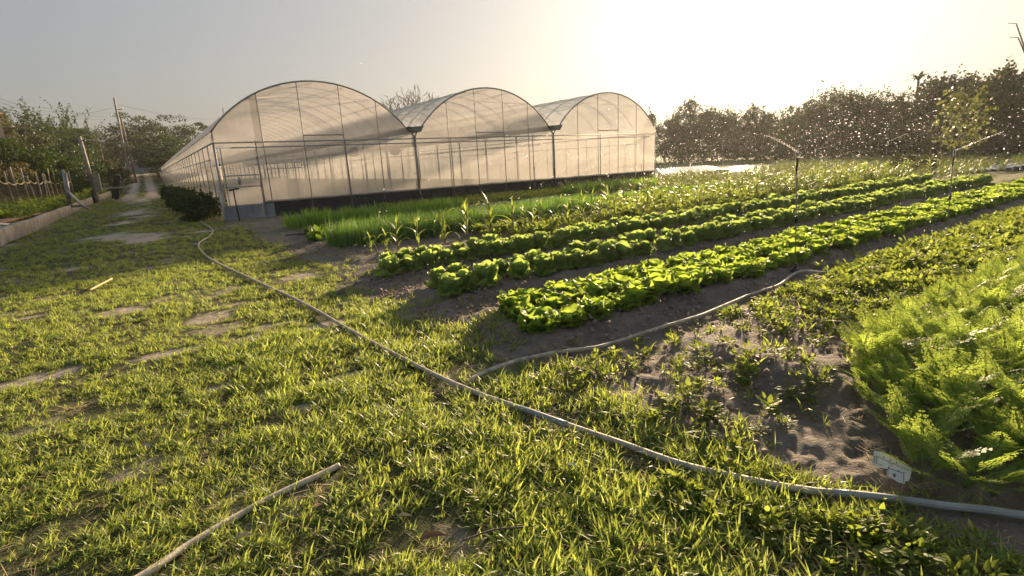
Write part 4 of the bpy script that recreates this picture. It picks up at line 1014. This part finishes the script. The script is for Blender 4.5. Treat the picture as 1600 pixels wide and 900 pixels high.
house('shed', 'grey blue shed under the large dark tree past the lane', 201, 243, 236, 254, 118, 6, 'bluewall', 'roofsheet', .5, (.3, .7))
house('shed', 'long low pale roofed shed left of the tall twin pole', 142, 190, 237, 256, 122, 6, 'concrete', 'roofsheet', .7, (.5,))

# ------------------------------------------------------------------ hoses and pipes on the ground
def smooth(pts, k=6):
    P2 = [np.array(p, float) for p in pts]; out = []
    for i in range(len(P2) - 1):
        p0, p1, p2, p3 = P2[max(i - 1, 0)], P2[i], P2[i + 1], P2[min(i + 2, len(P2) - 1)]
        for j in range(k):
            t = j / k; out.append(.5 * (2 * p1 + (p2 - p0) * t + (2 * p0 - 5 * p1 + 4 * p2 - p3) * t * t + (3 * p1 - p0 - 3 * p2 + p3) * t ** 3))
    out.append(P2[-1]); return out
def lay(name, pts, r, mt, label, cat, lift=.012, joints=(), n=9, k=6):
    S2 = smooth(pts, k); zs = height(np.array([p[0] for p in S2]), np.array([p[1] for p in S2]))
    zs = np.convolve(np.pad(zs, 3, 'edge'), np.ones(7) / 7, 'valid')
    P3 = [(p[0], p[1], z + r + lift) for p, z in zip(S2, zs)]
    root = empty(name, P3[0]); o = Vector(P3[0])
    loc = [tuple(Vector(p) - o) for p in P3]
    MB().tube(loc, r, n).build('tube', MAT[mt], root, True)
    for f0, f1, m2, rr in joints:
        a_, b_ = int(f0 * (len(loc) - 1)), max(int(f1 * (len(loc) - 1)), int(f0 * (len(loc) - 1)) + 1)
        MB().tube(loc[a_:b_ + 1], r * rr, n).build('joint', MAT[m2], root, True)
    return tag(root, label, cat)
lay('garden_hose', main, .0165, 'hose', 'long pale hose winding down the lawn past the greenhouse corner to the near bed', 'hose', .018, ((.60, .625, 'hose_grey', 1.12), (.80, 1.0, 'hose_grey', 1.03)))
lay('garden_hose', px((735, 597), (760, 584), (800, 570), (860, 553), (920, 547), (970, 535), (1040, 512), (1100, 491), (1170, 465), (1215, 447), (1246, 432), (1290, 429), (1340, 420), (1400, 398), (1450, 380), (1484, 366), (1520, 366), (1600, 345)) + [(19, -17.0)], .0165, 'hose', 'grey brown hose running along the foot of the nearest lettuce bed', 'hose', .03)
lay('water_pipe', px((60, 990), (222, 900), (300, 848), (400, 790), (460, 760), (502, 741), (530, 727), up=.015), .0155, 'pvc', 'cream pipe ending in the grass at the bottom of the lawn', 'pipe', .0)
lay('bamboo_stick', [(-2.84, -10.66), (-2.62, -9.93)], .014, 'straw', 'thin straw coloured stick lying across the lawn', 'stick', .05)
lay('branch', [(.55, -6.3), (1.1, -6.6), (1.6, -6.75)], .016, 'dark', 'dark stick on the soil before the salad rows', 'stick', .01)
lay('twig', [(-1.16, -17.97), (-1.04, -17.99), (-.93, -18.05)], .004, 'bark', 'thin brown twig lying in the near grass', 'twig', .06)

# ------------------------------------------------------------------ sprinklers and their spray
drops = []
q = np.random.RandomState(9)
def sprinkler(label, x, y, h, bend=(0, 0)):
    z = Hs(x, y); root = empty('sprinkler', (x, y, z))
    MB().tube([(0, 0, 0), (bend[0] * .5, bend[1] * .5, h * .5), (bend[0], bend[1], h * .9)], .0068, 6).build('riser', MAT['pale_wood'], root, True)
    c = (bend[0], bend[1])
    mb = MB().tube([(c[0], c[1], h * .86), (c[0], c[1], h * .90), (c[0], c[1], h * .96), (c[0], c[1], h)], [.008, .011, .011, .007], 8)
    mb.build('head', MAT['dark'], root, True)
    MB().tube([(c[0] - .05, c[1], h + .0), (c[0] - .055, c[1], h + .06), (c[0], c[1], h + .10), (c[0] + .055, c[1], h + .06), (c[0] + .05, c[1], h)], .006, 5).build('spinner_arm', MAT['white'], root)
    MB().tube([(-.05, 0, .02), (.05, 0, .02)], .032, 8).tube([(0, 0, .0), (0, 0, .10)], .022, 7).build('tee_joint', MAT['dark'], root, True)
    MB().tube([(bend[0] * .46, bend[1] * .46, h * .44), (bend[0] * .5, bend[1] * .5, h * .5)], .017, 7).build('collar', MAT['dark'], root, True)
    tag(root, label, 'sprinkler', 'sprinklers in the vegetable field')
    return np.array([x + bend[0], y + bend[1], z + h + .06])
def spray(p, n_, speed, el0, el1, sz, jet=1):
    """Drops on free-falling paths from a turning head."""
    a_ = q.uniform(0, 6.283, n_); el = np.radians(q.uniform(el0, el1, n_)); v = speed * q.uniform(.55, 1.05, n_)
    vx, vy, vz = v * np.cos(el) * np.cos(a_), v * np.cos(el) * np.sin(a_), v * np.sin(el)
    T = (vz + np.sqrt(vz ** 2 + 2 * 9.8 * p[2])) / 9.8; t = T * q.uniform(.10, .98, n_) ** .8
    P_ = np.stack([p[0] + vx * t, p[1] + vy * t, p[2] + vz * t - 4.9 * t * t], 1); D_ = np.stack([vx, vy, vz - 9.8 * t], 1)
    k = P_[:, 2] > .05
    drops.append((P_[k], D_[k] / np.linalg.norm(D_[k], axis=1)[:, None], sz * q.uniform(.5, 1.4, k.sum())))
    for j in range(jet):                                # the solid stream just at the nozzle
        a0 = q.uniform(0, 6.283); m_ = 90; t = np.linspace(0, .075, m_); e0 = rad(28)
        v3 = np.array([math.cos(e0) * math.cos(a0), math.cos(e0) * math.sin(a0), math.sin(e0)]) * speed * .9
        tang = np.array([-math.sin(a0), math.cos(a0), 0]) * 2.2
        P_ = p + t[:, None] * v3 - np.array([0, 0, 4.9]) * (t ** 2)[:, None] + tang * (t[:, None] ** 2) * 6 + q.normal(0, .006, (m_, 3)); drops.append((P_, np.tile(v3 / np.linalg.norm(v3), (m_, 1)), np.full(m_, .005)))
h1 = sprinkler('sprinkler on a thin tall pole at the hose joint by the nearest lettuce bed', 4.10, -16.5, 1.30, (.05, .10))
h2 = sprinkler('sprinkler on a pole at the bend of the hose farther along the nearest bed', 8.33, -16.68, 1.22, (.02, .06))
h3 = sprinkler('sprinkler before the first valley pillar of the greenhouse, by the leafy clumps', 5.26, -3.9, 1.05, (-.02, 0))
h4 = sprinkler('sprinkler before the second greenhouse arch, right of the salad rows', 11.23, -2.17, 1.15, (-.08, 0))
h5 = sprinkler('sprinkler in the weeds before the third greenhouse arch', 17.0, -2.6, .95, (.04, 0))
h6 = sprinkler('small sprinkler in the far field before the water', 23.5, -5.2, 1.2, (0, 0))
h7 = sprinkler('small sprinkler in the field before the sapling', 21.0, -11.0, 1.3, (0, 0))
spray(h1, 650, 7.4, 18, 44, .0085, 1)
spray(h2, 1300, 8.6, 14, 50, .010, 1)
spray(h7, 1400, 9.2, 14, 52, .0085, 1)
spray(h6, 1500, 9.2, 14, 48, .0095, 1)
spray(h5, 900, 7.2, 14, 40, .014, 1)
spray(h4, 420, 6.4, 12, 36, .012, 2)
spray(h3, 260, 6.0, 12, 34, .010, 2)
P_ = np.concatenate([d_[0] for d_ in drops]); D_ = np.concatenate([d_[1] for d_ in drops]); Sz = np.concatenate([d_[2] for d_ in drops])
keep = ~((P_[:, 0] > -.3) & (P_[:, 0] < 21.3) & (P_[:, 1] > -.2)) & (np.linalg.norm(P_ - CAM, axis=1) > 4.5)
P_, D_, Sz = P_[keep], D_[keep], Sz[keep][:, None]
E1 = np.cross(D_, np.array([.3, .2, .93])); E1 /= np.linalg.norm(E1, axis=1)[:, None] + 1e-9; E2 = np.cross(D_, E1)
V = np.stack([P_ - D_ * Sz * 1.5, P_ + E1 * Sz * .5, P_ + E2 * Sz * .5, P_ - E1 * Sz * .5, P_ - E2 * Sz * .5, P_ + D_ * Sz * 1.0], 1).reshape(-1, 3)
i6 = np.arange(len(P_))[:, None] * 6
F = np.concatenate([i6 + np.array(t) for t in ((0, 2, 1), (0, 3, 2), (0, 4, 3), (0, 1, 4), (5, 1, 2), (5, 2, 3), (5, 3, 4), (5, 4, 1))])
m, n, l, out = mat('water drop'); MAT['drop'] = m
tl = n.new('ShaderNodeBsdfTranslucent'); tl.inputs['Color'].default_value = (.8, .8, .8, 1)
gl = n.new('ShaderNodeBsdfGlass'); gl.inputs['IOR'].default_value = 1.33; gl.inputs['Roughness'].default_value = .25
mx = n.new('ShaderNodeMixShader'); mx.inputs[0].default_value = .35; l.new(tl.outputs[0], mx.inputs[1]); l.new(gl.outputs[0], mx.inputs[2]); l.new(mx.outputs[0], out.inputs['Surface'])
tag(obj('water_spray', mesh_np('water_spray', V, F, [MAT['drop']], True)), kind='stuff')

# ------------------------------------------------------------------ flooded field, wet mulch strips
m, n, l, out = mat('pond water'); MAT['water'] = m
g = n.new('ShaderNodeNewGeometry'); p = n.new('ShaderNodeBsdfPrincipled'); p.inputs['Base Color'].default_value = (.05, .05, .04, 1); p.inputs['Roughness'].default_value = .12; p.inputs['IOR'].default_value = 1.33; p.inputs['Specular IOR Level'].default_value = .9
l.new(bump(n, l, noise(n, l, 1.6, 3, g.outputs['Position']), .35, .05), p.inputs['Normal']); l.new(p.outputs[0], out.inputs['Surface'])
ring = [G(u, v) for u, v in ((1128, 272), (1150, 268.5), (1185, 270), (1215, 266.5), (1245, 262), (1290, 256.5), (1345, 251.5), (1340, 250), (1280, 253), (1235, 255.5), (1200, 257), (1165, 258.5), (1140, 262))]
tag(obj('water', mesh_np('water', [(p_[0], p_[1], .03) for p_ in ring], [tuple(range(len(ring)))], [MAT['water']])), kind='structure')
tag(obj('puddle', mesh_np('puddle', [(x_, y_, Hs(4, -16.7) + .0) for x_, y_ in ((3.2, -16.75), (3.6, -16.82), (4.3, -16.75), (4.5, -16.6), (4.1, -16.52), (3.5, -16.6))], [(0, 1, 2, 3, 4, 5)], [MAT['water']])), kind='structure')
def strip(k, x, y, dx, dy, w, label, grp):
    L = math.hypot(dx, dy); ux, uy = dx / L, dy / L; nx, ny = -uy, ux; V = []
    for t in np.linspace(0, 1, 9):
        for s, z in ((-.5, .0), (-.35, .13), (0, .17), (.35, .13), (.5, .0)): V.append((x + dx * t + nx * w * s, y + dy * t + ny * w * s, z + .02 * math.sin(9 * t + k)))
    F = np.array([(i * 5 + j, i * 5 + j + 1, i * 5 + j + 6, i * 5 + j + 5) for i in range(8) for j in range(4)])
    tag(obj('mulch_strip', mesh_np('mulch_strip', V, F, [MAT['mulch']], True)), label, 'mulch strip', grp)
for k in range(16):
    t = k / 15; strip(k, 24.0 + 5.2 * t, 1.9 - 1.0 * t, 9.5, 8.5, .20, '%s pale mulch strip from the greenhouse corner, before the pond' % (ORD + ('last',))[k if k < 15 else 15], 'mulch strips beyond the greenhouse')
for k in range(10):
    strip(k, 24.2 + .36 * k, -8.7 - .18 * k, 2.2, .7, .16, '%s short pale strip in the field behind the sprinkler spray' % ORD[k], 'short mulch strips in the middle of the field')
for k in range(9):
    strip(k, 24.2 + .5 * k, -12.4 - .12 * k, 5.5, .6, .32, '%s pale blue strip at the field edge right of the sapling' % ORD[k], 'mulch strips right of the sapling')

# ------------------------------------------------------------------ torn white sign in front of the carrots
c0 = Gt(1394, 768); sg = empty('sign', (c0[0], c0[1], Hs(c0[0], c0[1])))
dS = 2.93
def onsign(u, v, off=0.0):
    """On the sign's plane, which faces the path and leans back a little."""
    d = ray(u, v); nrm = Vector((-.60, -.62, .50)).normalized(); c = Vector((c0[0], c0[1], Hs(c0[0], c0[1]) + .03)) + (Vector(CAM) - Vector(c0)).normalized() * .04 + nrm * off
    t = (c - Vector(CAM)).dot(nrm) / Vector(d).dot(nrm); return Vector(CAM) + Vector(d) * t - sg.location
def plate(px, th, name, mt, off=0.0, parent=None):
    f = [onsign(u, v, off + th) for u, v in px]; b = [onsign(u, v, off) for u, v in px]; k = len(px)
    o = link(bpy.data.objects.new(name, mesh_np(name, f + b, [tuple(range(k)), tuple(range(2 * k - 1, k - 1, -1))] + [(i, k + i, k + (i + 1) % k, (i + 1) % k) for i in range(k)], [MAT[mt]])), parent or sg)
    return o
brd = plate([(1366, 704), (1376, 706), (1400, 718), (1425, 732), (1424, 738), (1422, 746), (1419, 752), (1414, 752), (1414, 756), (1404, 754), (1398, 750), (1386, 743), (1385, 737), (1388, 733), (1375, 730), (1362, 726)], .003, 'board', 'white')
plate([(1387, 730), (1389, 732), (1410, 738), (1412, 737), (1412, 756), (1404, 753), (1397, 749), (1386.5, 743)], .002, 'torn_sheet', 'mulch', .0045)
ink = MB()
def dash(u0, v0, u1, v1, w=.55, off=.0075):
    d_ = Vector((u1 - u0, v1 - v0)).normalized(); nx, ny = -d_.y * w, d_.x * w
    ink.add([onsign(u0 + nx, v0 + ny, off), onsign(u1 + nx, v1 + ny, off), onsign(u1 - nx, v1 - ny, off), onsign(u0 - nx, v0 - ny, off)], [(0, 1, 2, 3)])
dash(1368, 712, 1420, 735, .35); dash(1388, 731.5, 1410, 738.5, .4); dash(1412, 738, 1412, 754, .4); dash(1388, 731, 1387, 741, .3)
for u, v in ((1381, 714), (1391, 718.5), (1401, 723), (1388.5, 730.5), (1404, 735.5), (1412.5, 738.5)): dash(u - .9, v, u + .9, v + .4, 1.0, .0085)
for r_ in range(4):
    for s_ in range(2): dash(1365.5 + s_ * 3.4 - r_ * .25, 713.5 + r_ * 2.7 + s_ * 1.5, 1367.6 + s_ * 3.4 - r_ * .25, 714.4 + r_ * 2.7 + s_ * 1.5, .55)
for u, v in ((1373, 725), (1376, 726), (1379, 726.5), (1389.5, 724), (1392.5, 725), (1391, 727.5), (1394, 728)): dash(u - .8, v, u + .8, v + .5, .5)
link(bpy.data.objects.new('print', ink.mesh('print', [MAT['dark']])), brd)
pb = onsign(1396, 750, -.006); gz = Hs(pb.x + sg.location.x, pb.y + sg.location.y) - sg.location.z
MB().tube([(pb.x, pb.y, gz - .1), tuple(pb + Vector((0, 0, .03)))], .006, 5).build('stake', MAT['wood'], sg)
tag(sg, 'torn white sign with small dark print standing before the carrot plants', 'sign')

# ------------------------------------------------------------------ things along the kerb and the garden fence
pst = MB().tube([(0, 0, -.3), (.02, .01, .6), (0, 0, 1.25)], [.04, .036, .03], 6).mesh('fence_post', [MAT['pale_wood']], True)
fx = [(-3, 320), (8, 316), (21, 313), (33, 309), (44, 307), (53, 304), (62, 303), (71, 302), (77, 302), (83, 302), (90, 302), (97, 302), (106, 300), (114, 299)]
fence = empty('garden_fence', tuple(at(21, 313, 31))); prev = None; rope = []
for k, (u, v) in enumerate(fx):
    d_ = 30 + k * 1.15; b = at(u, v, d_); z = Hs(b[0], b[1]); hgt = rnd.uniform(1.1, 1.5) if k else 1.0
    o = obj('fence_post', pst, fence); o.location = Vector((b[0], b[1], z)) - fence.location; o.rotation_euler = (rnd.gauss(0, .05), rnd.gauss(0, .05), k); o.scale = (1.2, 1.2, hgt)
    rope.append((b[0] - fence.location.x, b[1] - fence.location.y - .06, z - fence.location.z + 1.12 + .05 * math.sin(k * 1.7)))
rp = []
for p0, p1 in zip(rope[:-1], rope[1:]):
    for j in range(5): t = j / 5; rp.append(tuple(Vector(p0).lerp(Vector(p1), t) - Vector((0, 0, .10 * 4 * t * (1 - t)))))
MB().tube(rp + [rope[-1]], .035, 5).build('top_rope', MAT['straw'], fence)
MB().tube([(p_[0], p_[1], p_[2] - 1.05) for p_ in rp], .02, 4).build('low_wire', MAT['white'], fence)
nv = [(p_[0], p_[1] + .1, p_[2] - .1 - .95 * s) for s in (0, 1) for p_ in rp]
m2, n2, l2, out2 = mat('fence net'); tp = n2.new('ShaderNodeBsdfTransparent'); df = n2.new('ShaderNodeBsdfDiffuse'); df.inputs['Color'].default_value = (.05, .045, .04, 1); mx = n2.new('ShaderNodeMixShader'); mx.inputs[0].default_value = .55
l2.new(tp.outputs[0], mx.inputs[1]); l2.new(df.outputs[0], mx.inputs[2]); l2.new(mx.outputs[0], out2.inputs['Surface'])
k = len(rp); obj('netting', mesh_np('netting', nv, np.array([(i, i + 1, k + i + 1, k + i) for i in range(k - 1)]), [m2]), fence)
tag(fence, 'rough garden fence of weathered posts, rope and dark netting before the fruit trees', 'fence')
# leaning frame on the kerb
b0 = Vector(at(108, 322, 33)); zt = Hs(KX - .1, b0.y) if False else .40
fr = empty('metal_frame', (KX - .08, b0.y, .405)); up = MB()
def pf(u, v, d_=33): return tuple(Vector(at(u, v, d_)) - fr.location)
for (u0, v0, u1, v1, r_, nm, mt) in ((98, 265, 107, 318, .055, 'upright', 'steel'), (102.5, 270, 111, 319, .05, 'upright', 'steel'), (104, 297, 129, 321, .05, 'strut', 'white'), (91, 312, 106, 323, .06, 'foot', 'dark'), (105, 323, 128, 321.5, .06, 'foot', 'gutter'), (127, 321, 141, 327, .045, 'foot', 'steel')):
    MB().tube([pf(u0, v0), pf(u1, v1)], r_, 6).build(nm, MAT[mt], fr, True)
tag(fr, 'grey metal frame with a white strut leaning on the kerb wall', 'frame')
bp = Vector(at(181, 303, 52)); bk = empty('drain_post', tuple(bp))
MB().box(-.22, .22, -.15, .15, -.4, 1.5, 0, Matrix.Rotation(.32, 4, Vector(CF))).build('post', MAT['dark'], bk)
MB().box(-1.0, 1.1, -.4, .3, .42, .55).build('plate', MAT['concrete'], bk)
MB().box(.2, .5, -.16, .16, 1.4, 1.52).build('cap', MAT['gutter'], bk)
tag(bk, 'black slanted post with a concrete plate at the far end of the kerb', 'post')
# boards and white pipes lying on the raised garden behind the kerb
for k, (u0, v0, u1, v1, lab) in enumerate(((-12, 343.5, 56, 328.5, 'reddish board lying behind the kerb, farthest from the lawn'), (-12, 347, 56, 331, 'reddish board lying behind the kerb, middle of the three'), (-12, 350, 55, 333.5, 'reddish board lying behind the kerb, nearest the white pipes'))):
    p0 = G(u0, v0, .5); p1 = G(u1, v1, .5); d_ = (p1 - p0)[:2]; L = np.linalg.norm(d_); an = math.atan2(d_[1], d_[0])
    T = Matrix.Translation((p0[0], p0[1], Hs(p0[0], p0[1]) * .5 + Hs(p1[0], p1[1]) * .5 + .05 * (k == 1))) @ Matrix.Rotation(an, 4, 'Z')
    tag(MB().box(0, L, -.10, .10, 0, .05, 0, T).build('board', MAT['brickred']), lab, 'board', 'reddish boards behind the kerb')
for k, (u0, v0, u1, v1, lab) in enumerate(((-12, 354, 49, 337, 'white plastic pipe behind the kerb, beside the reddish boards'), (-12, 357, 50, 338.5, 'white plastic pipe behind the kerb, second from the boards'), (-12, 352, 47, 339, 'white plastic pipe crossing the other two behind the kerb'))):
    p0 = G(u0, v0, .45); p1 = G(u1, v1, .45); z0, z1 = Hs(p0[0], p0[1]) + .04 + .05 * k, Hs(p1[0], p1[1]) + .04 + .05 * k
    tag(MB().tube([(p0[0], p0[1], z0), (p1[0], p1[1], z1)], .04, 7).build('white_pipe', MAT['white'], None, True), lab, 'pipe', 'white pipes behind the kerb')
# a T-topped valve rod before the greenhouse door
vr = empty('valve_rod', (.30, -.62, 0)); MB().tube([(0, 0, -.05), (-.02, 0, .5), (-.03, 0, .98)], .022, 6).build('rod', MAT['dark'], vr, True)
MB().tube([(-.16, 0, .98), (.14, 0, 1.02)], .03, 6).build('grip', MAT['dark'], vr, True)
tag(vr, 'dark rod with a T handle stuck in the ground before the greenhouse door', 'rod')
# fallen leaves and pebbles in the near grass
dl = [Vector((0, 0, 0))]
for k, (u, v, mt, s, lab) in enumerate(((657, 841, 'deadleaf', .085, 'curled brown dead leaf in the near grass'), (621, 807, 'straw', .05, 'pale tan leaf in the grass above the curled brown one'), (990, 862, 'deadleaf', .06, 'brown dead leaf in the grass below the hose'), (884, 722, 'mulch', .05, 'greyish leaf in the grass just below the hose'), (366, 842, 'straw', .06, 'pale dry leaf beside the cream pipe'), (222, 694, 'stone', .05, 'pale leaf in the thin grass left of the cream pipe'))):
    p_ = G(u, v, .05); mb = MB(); ovate(mb, s * 1.25, s * .42, rnd.uniform(-.6, .6) - .4, 1.45, .35, (0, 0, 0), 6, 0, .8)
    o = mb.build('fallen_leaf', MAT[mt], None, True); o.location = (p_[0], p_[1], Hs(p_[0], p_[1]) + .045); tag(o, lab, 'leaf', 'fallen leaves in the grass')

# ------------------------------------------------------------------ evening haze over the fields
m, n, l, out = mat('haze'); MAT['haze'] = m
v = n.new('ShaderNodeVolumePrincipled'); v.inputs['Color'].default_value = (.88, .90, .87, 1); v.inputs['Density'].default_value = .00042; v.inputs['Anisotropy'].default_value = .45
l.new(v.outputs[0], out.inputs['Volume'])
tag(MB().box(-435, 435, -455, 430, -1.5, 19).build('haze', m), kind='stuff')
